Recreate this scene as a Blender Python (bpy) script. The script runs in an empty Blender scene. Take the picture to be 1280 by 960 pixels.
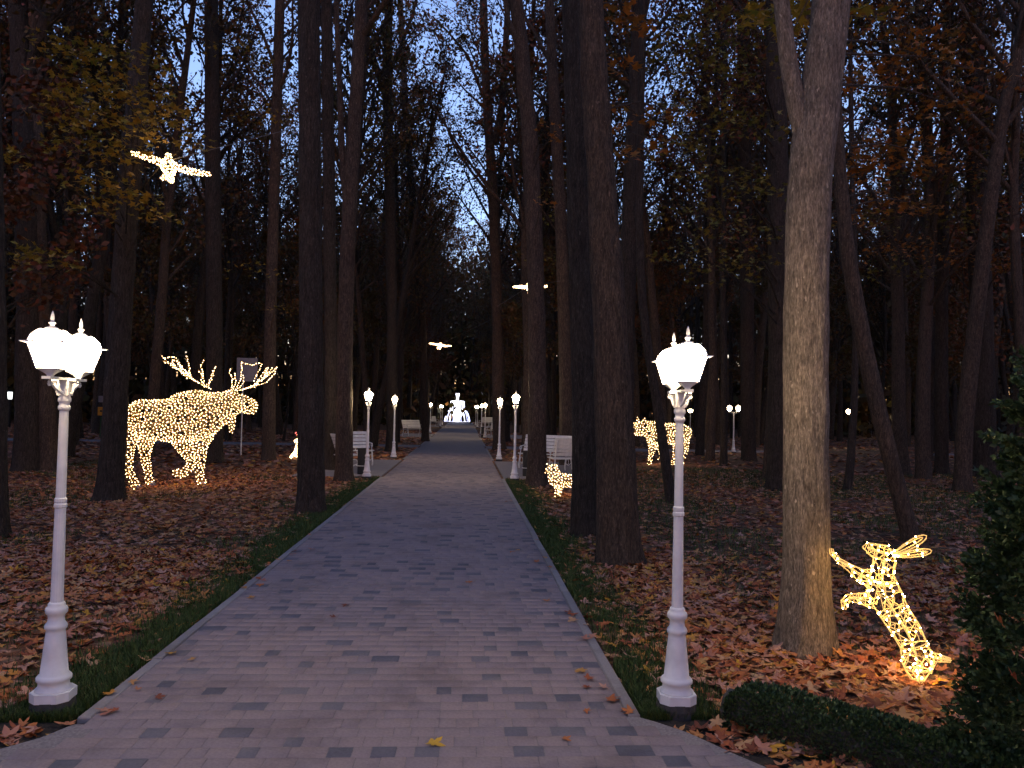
import bpy, math, random
import numpy as np
from mathutils import Vector, noise, kdtree

# ------------------------------------------------------------------ camera, sky, exposure
sc = bpy.context.scene
col = sc.collection
R = math.radians
CAM_H, FPX, ROLL = 1.65, 1000.0, R(1.1)          # metres, focal length in photo pixels (1280 wide), roll
VPX, VPY = 581 - 640, 480 - 512                  # where the path's direction vanishes in the photo
_x = VPX*math.cos(ROLL) - VPY*math.sin(ROLL)
_y = VPX*math.sin(ROLL) + VPY*math.cos(ROLL)
PITCH = math.atan(-_y/FPX)
YAW = math.atan(-_x/FPX*math.cos(PITCH))
s_, c_, sp_, cp_ = math.sin(YAW), math.cos(YAW), math.sin(PITCH), math.cos(PITCH)
FW = np.array([s_*cp_, c_*cp_, sp_]); RT0 = np.array([c_, -s_, 0.0]); UP0 = np.cross(RT0, FW)
RT = RT0*math.cos(ROLL) + UP0*math.sin(ROLL)
UP = -RT0*math.sin(ROLL) + UP0*math.cos(ROLL)
CP = np.array([0, 0, CAM_H])
def ray(x, y): return FW + (x-640)/FPX*RT + (480-y)/FPX*UP
def gnd(x, y, z=-0.03):
    d = ray(x, y); return CP + d*((z-CAM_H)/d[2])
def at(x, y, Y):
    d = ray(x, y); return CP + d*(Y/d[1])
def proj(P):
    v = np.asarray(P, float) - CP; k = v @ FW
    return 640 + FPX*(v @ RT)/k, 480 - FPX*(v @ UP)/k

cam = bpy.data.cameras.new('camera'); cam.sensor_width = 36; cam.lens = FPX/1280*36
cam.clip_start = 0.05; cam.clip_end = 1500
cam_o = bpy.data.objects.new('camera', cam); col.objects.link(cam_o)
from mathutils import Matrix
cam_o.matrix_world = Matrix(((RT[0], UP[0], -FW[0], 0), (RT[1], UP[1], -FW[1], 0), (RT[2], UP[2], -FW[2], CAM_H), (0, 0, 0, 1)))
sc.camera = cam_o

SKY_STRENGTH, EXPOSURE = 0.15, 2.0
w = bpy.data.worlds.new('World'); sc.world = w; w.use_nodes = True
nt = w.node_tree; nt.nodes.clear()
sky = nt.nodes.new('ShaderNodeTexSky'); sky.sky_type = 'NISHITA'; sky.sun_disc = False
sky.sun_elevation = R(3.2); sky.sun_rotation = R(180); sky.air_density = 1.0; sky.dust_density = 0.4; sky.ozone_density = 3.0
tint = nt.nodes.new('ShaderNodeMix'); tint.data_type = 'RGBA'; tint.blend_type = 'MULTIPLY'; tint.inputs[0].default_value = 1.0
tint.inputs[7].default_value = (1.68, 1.08, 1.16, 1)
bg = nt.nodes.new('ShaderNodeBackground'); bg.inputs[1].default_value = SKY_STRENGTH
wo = nt.nodes.new('ShaderNodeOutputWorld')
nt.links.new(sky.outputs[0], tint.inputs[6]); nt.links.new(tint.outputs[2], bg.inputs[0]); nt.links.new(bg.outputs[0], wo.inputs[0])

sc.view_settings.view_transform = 'Standard'; sc.view_settings.look = 'None'
sc.view_settings.gamma = 1; sc.view_settings.use_curve_mapping = False
sc.view_settings.exposure = EXPOSURE
sc.render.engine = 'CYCLES'
cy = sc.cycles
cy.use_denoising = True
try: cy.denoiser = 'OPENIMAGEDENOISE'; cy.denoising_prefilter = 'ACCURATE'
except Exception: pass
cy.max_bounces = 4; cy.diffuse_bounces = 2; cy.glossy_bounces = 2; cy.transmission_bounces = 2; cy.transparent_max_bounces = 4
cy.sample_clamp_indirect = 2.0; cy.sample_clamp_direct = 0; cy.use_light_tree = True
cy.caustics_reflective = False; cy.caustics_refractive = False
cy.use_adaptive_sampling = True; cy.adaptive_threshold = 0.012; cy.adaptive_min_samples = 16

rnd = random.Random(7)
NR = np.random.default_rng(11)

# ------------------------------------------------------------------ materials
def mat(name):
    m = bpy.data.materials.new(name); m.use_nodes = True
    n = m.node_tree; n.nodes.clear()
    o = n.nodes.new('ShaderNodeOutputMaterial'); b = n.nodes.new('ShaderNodeBsdfPrincipled')
    n.links.new(b.outputs[0], o.inputs[0])
    b.inputs['Specular IOR Level'].default_value = 0.3
    return m, n, b
def L(n, a, b): n.links.new(a, b)
def node(n, t, **k):
    x = n.nodes.new(t)
    for a, v in k.items(): setattr(x, a, v)
    return x
def ramp(n, stops, interp='LINEAR'):
    r = n.nodes.new('ShaderNodeValToRGB'); r.color_ramp.interpolation = interp
    e = r.color_ramp.elements
    while len(e) < len(stops): e.new(0.5)
    for k, (p, c) in enumerate(stops): e[k].position = p; e[k].color = (*c, 1)
    return r
def noise_tex(n, scale, detail=4, rough=0.6, coord='Object', stretch=None):
    tc = node(n, 'ShaderNodeTexCoord'); t = node(n, 'ShaderNodeTexNoise')
    t.inputs['Scale'].default_value = scale; t.inputs['Detail'].default_value = detail; t.inputs['Roughness'].default_value = rough
    if stretch:
        mp = node(n, 'ShaderNodeMapping'); mp.inputs['Scale'].default_value = stretch
        L(n, tc.outputs[coord], mp.inputs[0]); L(n, mp.outputs[0], t.inputs[0])
    else: L(n, tc.outputs[coord], t.inputs[0])
    return t
def bump(n, b, src, strength, dist=0.02):
    u = node(n, 'ShaderNodeBump'); u.inputs['Strength'].default_value = strength; u.inputs['Distance'].default_value = dist
    L(n, src, u.inputs['Height']); L(n, u.outputs[0], b.inputs['Normal'])
def simple(name, c, rough=0.6, metal=0, nscale=None, var=0.15, bmp=0.0):
    m, n, b = mat(name)
    b.inputs['Roughness'].default_value = rough; b.inputs['Metallic'].default_value = metal
    t = noise_tex(n, nscale or 12)
    r = ramp(n, [(0.3, tuple(x*(1-var) for x in c)), (0.7, tuple(min(1, x*(1+var)) for x in c))])
    L(n, t.outputs[0], r.inputs[0]); L(n, r.outputs[0], b.inputs['Base Color'])
    if bmp: bump(n, b, t.outputs[0], bmp, 0.01)
    return m
def emissive(name, c, s, base=(0.8, 0.8, 0.8)):
    m, n, b = mat(name)
    b.inputs['Base Color'].default_value = (*base, 1)
    b.inputs['Emission Color'].default_value = (*c, 1); b.inputs['Emission Strength'].default_value = s
    return m
def island_value(n):
    g = node(n, 'ShaderNodeNewGeometry'); o = node(n, 'ShaderNodeObjectInfo')
    a = node(n, 'ShaderNodeMath', operation='ADD'); f = node(n, 'ShaderNodeMath', operation='FRACT')
    L(n, g.outputs['Random Per Island'], a.inputs[0]); L(n, o.outputs['Random'], a.inputs[1]); L(n, a.outputs[0], f.inputs[0])
    return f.outputs[0]
def leaf_mat(name, stops, trans=0.15, rough=0.6, obj_mix=None):
    m, n, b = mat(name)
    r = ramp(n, stops); L(n, island_value(n), r.inputs[0])
    t = noise_tex(n, 45, 3); mx = node(n, 'ShaderNodeMix', data_type='RGBA', blend_type='MULTIPLY'); mx.inputs[0].default_value = 0.4
    r2 = ramp(n, [(0.3, (0.45, 0.4, 0.38)), (0.65, (1.05, 1.05, 1.05))]); L(n, t.outputs[0], r2.inputs[0])
    L(n, r.outputs[0], mx.inputs[6]); L(n, r2.outputs[0], mx.inputs[7])
    src = mx.outputs[2]
    if obj_mix:
        oi = node(n, 'ShaderNodeObjectInfo'); r3 = ramp(n, obj_mix); L(n, oi.outputs['Random'], r3.inputs[0])
        m3 = node(n, 'ShaderNodeMix', data_type='RGBA', blend_type='MULTIPLY'); m3.inputs[0].default_value = 1
        L(n, src, m3.inputs[6]); L(n, r3.outputs[0], m3.inputs[7]); src = m3.outputs[2]
    L(n, src, b.inputs['Base Color']); b.inputs['Roughness'].default_value = rough
    if trans:
        tr = node(n, 'ShaderNodeBsdfTranslucent'); ms = node(n, 'ShaderNodeMixShader'); ms.inputs[0].default_value = trans
        L(n, src, tr.inputs[0]); L(n, b.outputs[0], ms.inputs[1]); L(n, tr.outputs[0], ms.inputs[2])
        L(n, ms.outputs[0], n.nodes['Material Output'].inputs[0])
    return m
def bark_mat(name, dark, light, scale=1.0, moss=0.0):
    m, n, b = mat(name)
    t = noise_tex(n, 9*scale, 8, 0.72, stretch=(3.4, 3.4, 0.62))
    t2 = noise_tex(n, 1.3, 3)
    r = ramp(n, [(0.36, dark), (0.52, tuple((a+c)/2 for a, c in zip(dark, light))), (0.66, light)])
    L(n, t.outputs[0], r.inputs[0])
    mx = node(n, 'ShaderNodeMix', data_type='RGBA', blend_type='MULTIPLY'); mx.inputs[0].default_value = 0.6
    r2 = ramp(n, [(0.3, (0.55, 0.55, 0.55)), (0.7, (1.15, 1.12, 1.08))]); L(n, t2.outputs[0], r2.inputs[0])
    L(n, r.outputs[0], mx.inputs[6]); L(n, r2.outputs[0], mx.inputs[7])
    fine = noise_tex(n, 60*scale, 3, 0.6, stretch=(1.7, 1.7, 0.32)); rf = ramp(n, [(0.34, (0.5, 0.48, 0.46)), (0.5, (0.95, 0.95, 0.95)), (0.66, (1.6, 1.55, 1.5))]); L(n, fine.outputs[0], rf.inputs[0])
    mf = node(n, 'ShaderNodeMix', data_type='RGBA', blend_type='MULTIPLY'); mf.inputs[0].default_value = 0.85; L(n, mx.outputs[2], mf.inputs[6]); L(n, rf.outputs[0], mf.inputs[7]); mx = mf
    ad = node(n, 'ShaderNodeMath', operation='MULTIPLY_ADD'); ad.inputs[1].default_value = 0.45; L(n, fine.outputs[0], ad.inputs[0]); L(n, t.outputs[0], ad.inputs[2])
    # pale lichen flecks
    v = noise_tex(n, 34, 2, 0.5, stretch=(1, 1, 0.5)); rv = ramp(n, [(0.66, (0, 0, 0)), (0.74, (1, 1, 1))]); L(n, v.outputs[0], rv.inputs[0])
    m2 = node(n, 'ShaderNodeMix', data_type='RGBA'); m2.inputs[7].default_value = tuple(min(1, x*2.0) for x in light) + (1,)
    mm = node(n, 'ShaderNodeMath', operation='MULTIPLY'); mm.inputs[1].default_value = 0.55; L(n, rv.outputs[0], mm.inputs[0])
    L(n, mm.outputs[0], m2.inputs[0]); L(n, mx.outputs[2], m2.inputs[6])
    L(n, m2.outputs[2], b.inputs['Base Color']); b.inputs['Roughness'].default_value = 0.9
    bump(n, b, ad.outputs[0], 1.0, 0.045)
    return m

M = {}
M['bark'] = bark_mat('bark', (0.018, 0.014, 0.011), (0.072, 0.058, 0.047))
M['bark_ash'] = bark_mat('bark_ash', (0.13, 0.102, 0.082), (0.43, 0.345, 0.275), 1.6)
M['bark_brown'] = bark_mat('bark_brown', (0.032, 0.023, 0.017), (0.135, 0.098, 0.074), 1.3)
M['crown'] = leaf_mat('crown', [(0, (0.05, 0.055, 0.018)), (0.35, (0.085, 0.065, 0.018)), (0.6, (0.13, 0.07, 0.02)), (0.8, (0.10, 0.045, 0.02)), (1, (0.06, 0.06, 0.02))], 0.0,
    obj_mix=[(0, (0.7, 0.8, 0.6)), (0.5, (1.1, 0.9, 0.7)), (0.8, (1.3, 0.7, 0.7)), (1, (1.0, 0.6, 0.8))])
M['maple_yellow'] = leaf_mat('maple_yellow', [(0, (0.22, 0.19, 0.03)), (0.4, (0.36, 0.25, 0.035)), (0.75, (0.38, 0.22, 0.03)), (1, (0.17, 0.18, 0.03))], 0.25)
M['maple_orange'] = leaf_mat('maple_orange', [(0, (0.34, 0.14, 0.025)), (0.5, (0.42, 0.17, 0.03)), (0.8, (0.30, 0.10, 0.025)), (1, (0.27, 0.18, 0.04))], 0.25)
M['maple_green'] = leaf_mat('maple_green', [(0, (0.12, 0.13, 0.03)), (0.5, (0.20, 0.17, 0.035)), (1, (0.26, 0.18, 0.035))], 0.2)
M['litter'] = leaf_mat('litter', [(0, (0.15, 0.045, 0.025)), (0.16, (0.33, 0.085, 0.032)), (0.34, (0.48, 0.16, 0.045)), (0.50, (0.50, 0.27, 0.19)), (0.64, (0.40, 0.155, 0.10)),
    (0.80, (0.54, 0.23, 0.035)), (0.92, (0.46, 0.27, 0.15)), (0.972, (0.52, 0.25, 0.03)), (1, (0.58, 0.31, 0.03))], 0.0, 0.7)
M['yellow_leaf'] = leaf_mat('yellow_leaf', [(0, (0.6, 0.33, 0.03)), (1, (0.65, 0.4, 0.05))], 0.0, 0.6)
M['grass'] = leaf_mat('grass', [(0, (0.03, 0.06, 0.012)), (0.5, (0.055, 0.095, 0.02)), (0.85, (0.075, 0.11, 0.025)), (1, (0.13, 0.12, 0.04))], 0.15)
M['hedge'] = leaf_mat('hedge', [(0, (0.03, 0.055, 0.02)), (0.6, (0.048, 0.085, 0.028)), (1, (0.07, 0.11, 0.035))], 0.1, 0.45)
M['thuja'] = leaf_mat('thuja', [(0, (0.03, 0.052, 0.018)), (0.6, (0.042, 0.075, 0.024)), (1, (0.055, 0.088, 0.03))], 0.1, 0.55)
M['white_paint'] = simple('white_paint', (0.72, 0.72, 0.73), 0.42, 0, 9, 0.11, 0.05)
M['pedestal'] = simple('pedestal', (0.05, 0.046, 0.045), 0.85, 0, 25, 0.3, 0.4)
M['black'] = simple('black_metal', (0.02, 0.02, 0.022), 0.5)
M['bench_wood'] = simple('bench_white_wood', (0.66, 0.64, 0.62), 0.55, 0, 14, 0.12)
M['iron'] = simple('white_iron', (0.66, 0.65, 0.64), 0.45)
M['sign'] = simple('sign_grey', (0.22, 0.21, 0.24), 0.6)
M['sign_yellow'] = simple('sign_yellow', (0.55, 0.27, 0.03), 0.6)
M['green_paint'] = simple('green_paint', (0.02, 0.07, 0.03), 0.6)
M['wire'] = emissive('wire_with_bulb_glow', (1.0, 0.50, 0.11), 0.045, (0.30, 0.165, 0.045))  # faint emission stands in for bulb light caught by the wires
M['wire_hare'] = emissive('rope_with_bulb_glow', (1.0, 0.60, 0.19), 0.20, (0.5, 0.33, 0.12))  # rope given its own glow, imitating the shine of the bulbs on it
M['bulb'] = emissive('bulb_warm', (1.0, 0.63, 0.28), 6.5)
M['bulb_hare'] = emissive('bulb_hare', (1.0, 0.62, 0.20), 32.0)
for k_ in ('wire', 'wire_hare'): M[k_].cycles.emission_sampling = 'NONE'
M['bulb_red'] = emissive('bulb_red', (1.0, 0.12, 0.10), 1.5)
M['pane'] = emissive('lantern_pane_lit', (1.0, 0.76, 0.45), 27.0)
M['roof_pane'] = emissive('lantern_roof_glass', (1.0, 0.76, 0.45), 27.0, (0.6, 0.58, 0.55))
M['pane_cool'] = emissive('lantern_pane_cool', (0.95, 1.0, 0.95), 0.8)
M['fountain_white'] = emissive('fountain_white', (0.86, 0.87, 1.0), 1.6)
M['fountain_blue'] = emissive('fountain_blue', (0.42, 0.46, 1.0), 0.6)
M['cable'] = simple('cable', (0.12, 0.12, 0.12), 0.5)

# pavers
def paver_mat(name, a, b_, c_):
    m, n, b = mat(name)
    r = ramp(n, [(0, a), (0.5, b_), (1, c_)]); L(n, island_value(n), r.inputs[0])
    t = noise_tex(n, 60, 4)
    mx = node(n, 'ShaderNodeMix', data_type='RGBA', blend_type='MULTIPLY'); mx.inputs[0].default_value = 0.5
    r2 = ramp(n, [(0.3, (0.7, 0.7, 0.7)), (0.7, (1.15, 1.15, 1.15))]); L(n, t.outputs[0], r2.inputs[0])
    L(n, r.outputs[0], mx.inputs[6]); L(n, r2.outputs[0], mx.inputs[7])
    gp_ = node(n, 'ShaderNodeNewGeometry'); t2 = node(n, 'ShaderNodeTexNoise'); t2.inputs['Scale'].default_value = 1.7; t2.inputs['Detail'].default_value = 7; t2.inputs['Roughness'].default_value = 0.7; L(n, gp_.outputs['Position'], t2.inputs[0])
    r3 = ramp(n, [(0.36, (0.72, 0.70, 0.69)), (0.5, (1, 1, 1)), (0.66, (1.10, 1.08, 1.07))]); L(n, t2.outputs[0], r3.inputs[0])
    m3 = node(n, 'ShaderNodeMix', data_type='RGBA', blend_type='MULTIPLY'); m3.inputs[0].default_value = 0.8; L(n, mx.outputs[2], m3.inputs[6]); L(n, r3.outputs[0], m3.inputs[7]); mx = m3
    L(n, mx.outputs[2], b.inputs['Base Color']); b.inputs['Roughness'].default_value = 0.82
    bump(n, b, t.outputs[0], 0.35, 0.004)
    return m
M['paver'] = paver_mat('paver_grey', (0.255, 0.202, 0.210), (0.272, 0.214, 0.216), (0.295, 0.225, 0.218))
M['paver_dark'] = paver_mat('paver_dark', (0.120, 0.114, 0.137), (0.155, 0.142, 0.163), (0.20, 0.175, 0.185))
M['kerb'] = paver_mat('kerb_grey', (0.24, 0.215, 0.215), (0.28, 0.25, 0.245), (0.31, 0.28, 0.27))
def bed_mat():
    m, n, b = mat('paving_bed')
    tc = node(n, 'ShaderNodeTexCoord'); br = node(n, 'ShaderNodeTexBrick')
    br.inputs['Color1'].default_value = (0.24, 0.205, 0.205, 1); br.inputs['Color2'].default_value = (0.20, 0.175, 0.18, 1); br.inputs['Mortar'].default_value = (0.20, 0.175, 0.165, 1)
    br.inputs['Scale'].default_value = 1; br.inputs['Mortar Size'].default_value = 0.004; br.inputs['Brick Width'].default_value = 0.16; br.inputs['Row Height'].default_value = 0.12
    L(n, tc.outputs['Object'], br.inputs[0]); L(n, br.outputs[0], b.inputs['Base Color']); b.inputs['Roughness'].default_value = 0.85
    t = noise_tex(n, 60); bump(n, b, t.outputs[0], 0.3, 0.004)
    return m
M['bed'] = bed_mat()
M['joint'] = simple('joint_sand', (0.235, 0.20, 0.195), 0.95, 0, 70, 0.3, 0.3)
def ground_mat():
    m, n, b = mat('leafy_soil')
    tc = node(n, 'ShaderNodeTexCoord'); v = node(n, 'ShaderNodeTexVoronoi'); v.inputs['Scale'].default_value = 9; v.inputs['Randomness'].default_value = 1
    L(n, tc.outputs['Object'], v.inputs[0])
    sx = node(n, 'ShaderNodeSeparateColor'); L(n, v.outputs['Color'], sx.inputs[0])
    r = ramp(n, [(0, (0.06, 0.03, 0.018)), (0.3, (0.13, 0.05, 0.025)), (0.55, (0.22, 0.085, 0.035)), (0.8, (0.26, 0.14, 0.08)), (1, (0.07, 0.06, 0.025))]); L(n, sx.outputs[0], r.inputs[0])
    t = noise_tex(n, 0.5, 5); r2 = ramp(n, [(0.42, (0.03, 0.05, 0.014)), (0.55, (1, 1, 1))]); L(n, t.outputs[0], r2.inputs[0])
    mx = node(n, 'ShaderNodeMix', data_type='RGBA', blend_type='MULTIPLY'); mx.inputs[0].default_value = 0.35
    L(n, r.outputs[0], mx.inputs[6]); L(n, r2.outputs[0], mx.inputs[7])
    L(n, mx.outputs[2], b.inputs['Base Color']); b.inputs['Roughness'].default_value = 0.95
    t3 = noise_tex(n, 25, 4); bump(n, b, t3.outputs[0], 0.8, 0.03)
    return m
M['ground'] = ground_mat()
M['soil'] = simple('dark_soil', (0.035, 0.026, 0.02), 0.95, 0, 40, 0.5, 0.8)

# ------------------------------------------------------------------ mesh helpers
def link(name, me, parent=None, m=None, loc=None):
    o = bpy.data.objects.new(name, me); col.objects.link(o)
    if m is not None and me is not None and not me.materials: me.materials.append(m)
    if parent is not None: o.parent = parent
    if loc is not None: o.location = tuple(float(v) for v in loc)
    return o
def tag(o, label=None, cat=None, group=None, kind=None):
    if label: o['label'] = label
    if cat: o['category'] = cat
    if group: o['group'] = group
    if kind: o['kind'] = kind
    return o
def thing(name, label, cat, loc=(0, 0, 0), rz=0.0, group=None):
    o = bpy.data.objects.new(name, None); col.objects.link(o); o.empty_display_size = 0.2
    o.location = tuple(float(v) for v in loc); o.rotation_euler = (0, 0, rz)
    return tag(o, label, cat, group)
def copy_tree(o, parent=None):
    c = o.copy(); col.objects.link(c); c.parent = parent
    for ch in list(o.children): copy_tree(ch, c)
    return c
class MB:
    def __init__(s): s.v = []; s.f = []
    def add(s, vs, fs):
        k = len(s.v); s.v.extend([tuple(map(float, p)) for p in vs]); s.f.extend([tuple(i+k for i in f) for f in fs]); return s
    def box(s, x0, x1, y0, y1, z0, z1):
        return s.add([(x0,y0,z0),(x1,y0,z0),(x1,y1,z0),(x0,y1,z0),(x0,y0,z1),(x1,y0,z1),(x1,y1,z1),(x0,y1,z1)],
                     [(0,3,2,1),(4,5,6,7),(0,1,5,4),(1,2,6,5),(2,3,7,6),(3,0,4,7)])
    def prism(s, poly, z0, z1):
        n = len(poly)
        vs = [(x, y, z0) for x, y in poly] + [(x, y, z1) for x, y in poly]
        return s.add(vs, [tuple(range(n))[::-1], tuple(range(n, 2*n))] + [(i, (i+1) % n, n+(i+1) % n, n+i) for i in range(n)])
    def tube(s, pts, rad, sides=6, cap=True):
        pts = np.asarray(pts, float); n = len(pts)
        if np.isscalar(rad): rad = [rad]*n
        tg = np.gradient(pts, axis=0); tg /= (np.linalg.norm(tg, axis=1)[:, None] + 1e-9)
        ref = np.array([0, 0, 1.0]) if abs(tg[0][2]) < 0.9 else np.array([1.0, 0, 0])
        a = np.cross(tg, ref); a /= (np.linalg.norm(a, axis=1)[:, None] + 1e-9); b = np.cross(tg, a)
        ang = np.arange(sides)*2*math.pi/sides
        rr = np.asarray(rad)[:, None, None]
        V = pts[:, None, :] + rr*(np.cos(ang)[None, :, None]*a[:, None, :] + np.sin(ang)[None, :, None]*b[:, None, :])
        k = len(s.v); s.v.extend(map(tuple, V.reshape(-1, 3).tolist()))
        for i in range(n-1):
            for j in range(sides):
                j2 = (j+1) % sides
                s.f.append((k+i*sides+j, k+i*sides+j2, k+(i+1)*sides+j2, k+(i+1)*sides+j))
        if cap:
            s.f.append(tuple(k+j for j in range(sides))[::-1]); s.f.append(tuple(k+(n-1)*sides+j for j in range(sides)))
        return s
    def lathe(s, prof, sides=20, twist=0.0, c=(0, 0, 0)):
        k = len(s.v)
        for r, z in prof:
            for j in range(sides):
                a = 2*math.pi*j/sides + twist
                s.v.append((c[0]+r*math.cos(a), c[1]+r*math.sin(a), c[2]+z))
        for i in range(len(prof)-1):
            for j in range(sides):
                j2 = (j+1) % sides
                s.f.append((k+i*sides+j, k+i*sides+j2, k+(i+1)*sides+j2, k+(i+1)*sides+j))
        s.f.append(tuple(k+j for j in range(sides))[::-1]); s.f.append(tuple(k+(len(prof)-1)*sides+j for j in range(sides)))
        return s
    def mesh(s, name, m=None, smooth=False):
        me = bpy.data.meshes.new(name); me.from_pydata(s.v, [], s.f); me.update()
        if m: me.materials.append(m)
        if smooth: me.polygons.foreach_set('use_smooth', [True]*len(me.polygons))
        return me
    def obj(s, name, m, parent=None, smooth=False, loc=None):
        return link(name, s.mesh(name, m, smooth), parent, None, loc)
def np_mesh(name, V, F, m=None, smooth=False):
    """V (n,3), F (k,q) equal-sized polygons"""
    me = bpy.data.meshes.new(name); V = np.ascontiguousarray(V, np.float32); F = np.ascontiguousarray(F, np.int32)
    q = F.shape[1]
    me.vertices.add(len(V)); me.vertices.foreach_set('co', V.ravel())
    me.loops.add(F.size); me.loops.foreach_set('vertex_index', F.ravel())
    me.polygons.add(len(F)); me.polygons.foreach_set('loop_start', np.arange(0, F.size, q, dtype=np.int32))
    me.polygons.foreach_set('loop_total', np.full(len(F), q, np.int32))
    if smooth: me.polygons.foreach_set('use_smooth', np.ones(len(F), bool))
    me.update(calc_edges=True)
    if m: me.materials.append(m)
    return me
def scatter(tv, tf, P, rot, scale):
    """template verts tv (a,3), faces tf (b,q); rot (n,3,3), P (n,3), scale (n,) -> V,F"""
    n = len(P); a = len(tv)
    V = np.einsum('nij,aj->nai', rot, tv)*np.asarray(scale)[:, None, None] + P[:, None, :]
    F = tf[None] + (np.arange(n)*a)[:, None, None]
    return V.reshape(-1, 3), F.reshape(-1, tf.shape[1])
def rots(n, tilt, rng=NR):
    """random spin about z, then a tilt up to `tilt` radians about a random horizontal axis"""
    a = rng.uniform(0, 2*math.pi, n); b = rng.uniform(0, 2*math.pi, n); t = rng.uniform(-1, 1, n)*tilt
    ca, sa = np.cos(a), np.sin(a); Z = np.zeros(n); O = np.ones(n)
    S = np.stack([np.stack([ca, -sa, Z], -1), np.stack([sa, ca, Z], -1), np.stack([Z, Z, O], -1)], -2)
    kx, ky = np.cos(b), np.sin(b); c, s = np.cos(t), np.sin(t)
    T = np.stack([np.stack([c+kx*kx*(1-c), kx*ky*(1-c), ky*s], -1), np.stack([kx*ky*(1-c), c+ky*ky*(1-c), -kx*s], -1), np.stack([-ky*s, kx*s, c], -1)], -2)
    return T @ S
def gz(x, y):
    d = min(1.0, max(0.0, (abs(x+0.5)-1.8)/4))
    return -0.03 + d*(0.05*noise.noise((x*0.35, y*0.35, 0)) + 0.09*noise.noise((x*0.08, y*0.08, 3)))

# ------------------------------------------------------------------ ground and paving
XL, XR = -1.92, 0.92                       # path edges
def lines(a, b, dense, c0, c1, far):
    out = []; x = a
    while x < b:
        out.append(x); x += dense if c0 <= x < c1 else (dense*3 if c0-25 <= x < c1+25 else far)
    return out + [b]
gx = np.array(lines(-400, 400, 0.4, -14, 14, 12)); gy = np.array(lines(-300, 500, 0.4, 2, 30, 12))
GV = np.array([(x, y, gz(x, y)) for y in gy for x in gx]); nx = len(gx)
ii, jj = np.meshgrid(np.arange(len(gy)-1), np.arange(nx-1), indexing='ij'); k = (ii*nx+jj).ravel()
ground = link('ground', np_mesh('ground', GV, np.stack([k, k+1, k+1+nx, k+nx], -1), M['ground'], True))
tag(ground, kind='structure')

def slab(name, poly, z, m):
    o = MB().prism(poly, -0.12, z).obj(name, m); tag(o, kind='structure'); return o
PLAZA = [(0.97, 4.37), (1.06, 4.29), (1.19, 4.15), (1.36, 3.87), (1.47, 3.71), (1.85, 3.2), (2.9, 2.0), (5, -0.6), (5.5, -8), (-6, -8), (-5.5, 0), (-3.6, 2.7), (-2.65, 3.72), (-2.17, 3.99), (-2.05, 4.12), (-1.97, 4.29)]
def inpoly(x, y, poly):
    c = False; n = len(poly)
    for i in range(n):
        x1, y1 = poly[i]; x2, y2 = poly[i-1]
        if (y1 > y) != (y2 > y) and x < (x2-x1)*(y-y1)/(y2-y1)+x1: c = not c
    return c
path = slab('path', [(XL, 4.29), (XR, 4.37), (XR, 101), (XL, 101)], -0.007, M['bed'])
plaza = slab('plaza', PLAZA + [(XL, 4.285), (XR, 4.365)], -0.0032, M['joint'])
near_bed = MB().prism([(XL+0.003, 4.33), (XR-0.003, 4.38), (XR-0.003, 30), (XL+0.003, 30)], -0.1, -0.0025)
bed = near_bed.obj('joint_sand', M['joint'], path)
POCKETS = [(19.4, 25.9), (47.2, 53.7), (75, 81.5)]
for y0, y1 in POCKETS:
    tag(MB().box(-4.1, XL-0.07, y0, y1, -0.12, -0.003).obj('bench_bay', M['bed']), kind='structure')
    tag(MB().box(XR+0.07, 3.9, y0, y1, -0.12, -0.003).obj('bench_bay', M['bed']), kind='structure')
for x0, x1 in ((-70, XL-0.07), (XR+0.07, 70)):
    tag(MB().box(x0, x1, 34.4, 36.4, -0.12, 0.012).obj('cross_path', M['bed']), kind='structure')
def paved(x, y):
    if XL-0.08 < x < XR+0.08 and y > 4.2: return True
    if y < 4.6 and inpoly(x, y, PLAZA): return True
    if -4.1 < x < 3.9 and any(a < y < b for a, b in POCKETS): return True
    return 34.4 < y < 36.4
# kerb stones, one metre each
for side, x0, x1 in ((0, XL-0.07, XL), (1, XR, XR+0.07)):
    kb = {}
    y = 4.36
    while y < 101:
        y1 = y+1.0
        if not any(a-0.02 < y+0.5 < b+0.02 for a, b in POCKETS) and not (34.3 < y+0.5 < 36.5):
            me = kb.get(0)
            if me is None:
                b_ = 0.006; mb = MB()
                mb.add([(0.001,0.004,-0.12),(0.069,0.004,-0.12),(0.069,0.994,-0.12),(0.001,0.994,-0.12),(0.001,0.004,-b_),(0.069,0.004,-b_),(0.069,0.994,-b_),(0.001,0.994,-b_),(b_,0.01,0),(0.07-b_,0.01,0),(0.07-b_,0.988,0),(b_,0.988,0)],
                       [(0,1,5,4),(1,2,6,5),(2,3,7,6),(3,0,4,7),(4,5,9,8),(5,6,10,9),(6,7,11,10),(7,4,8,11),(8,9,10,11)])
                me = mb.mesh('kerb_stone', M['kerb']); kb[0] = me
            o = link('kerb_stone', me, path, None, (x0, y, 0.005+rnd.uniform(-0.003, 0.003))); o.rotation_euler = (rnd.uniform(-.003, .003), rnd.uniform(-0.05, 0.05), rnd.uniform(-0.007, 0.007))
        y = y1
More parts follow.
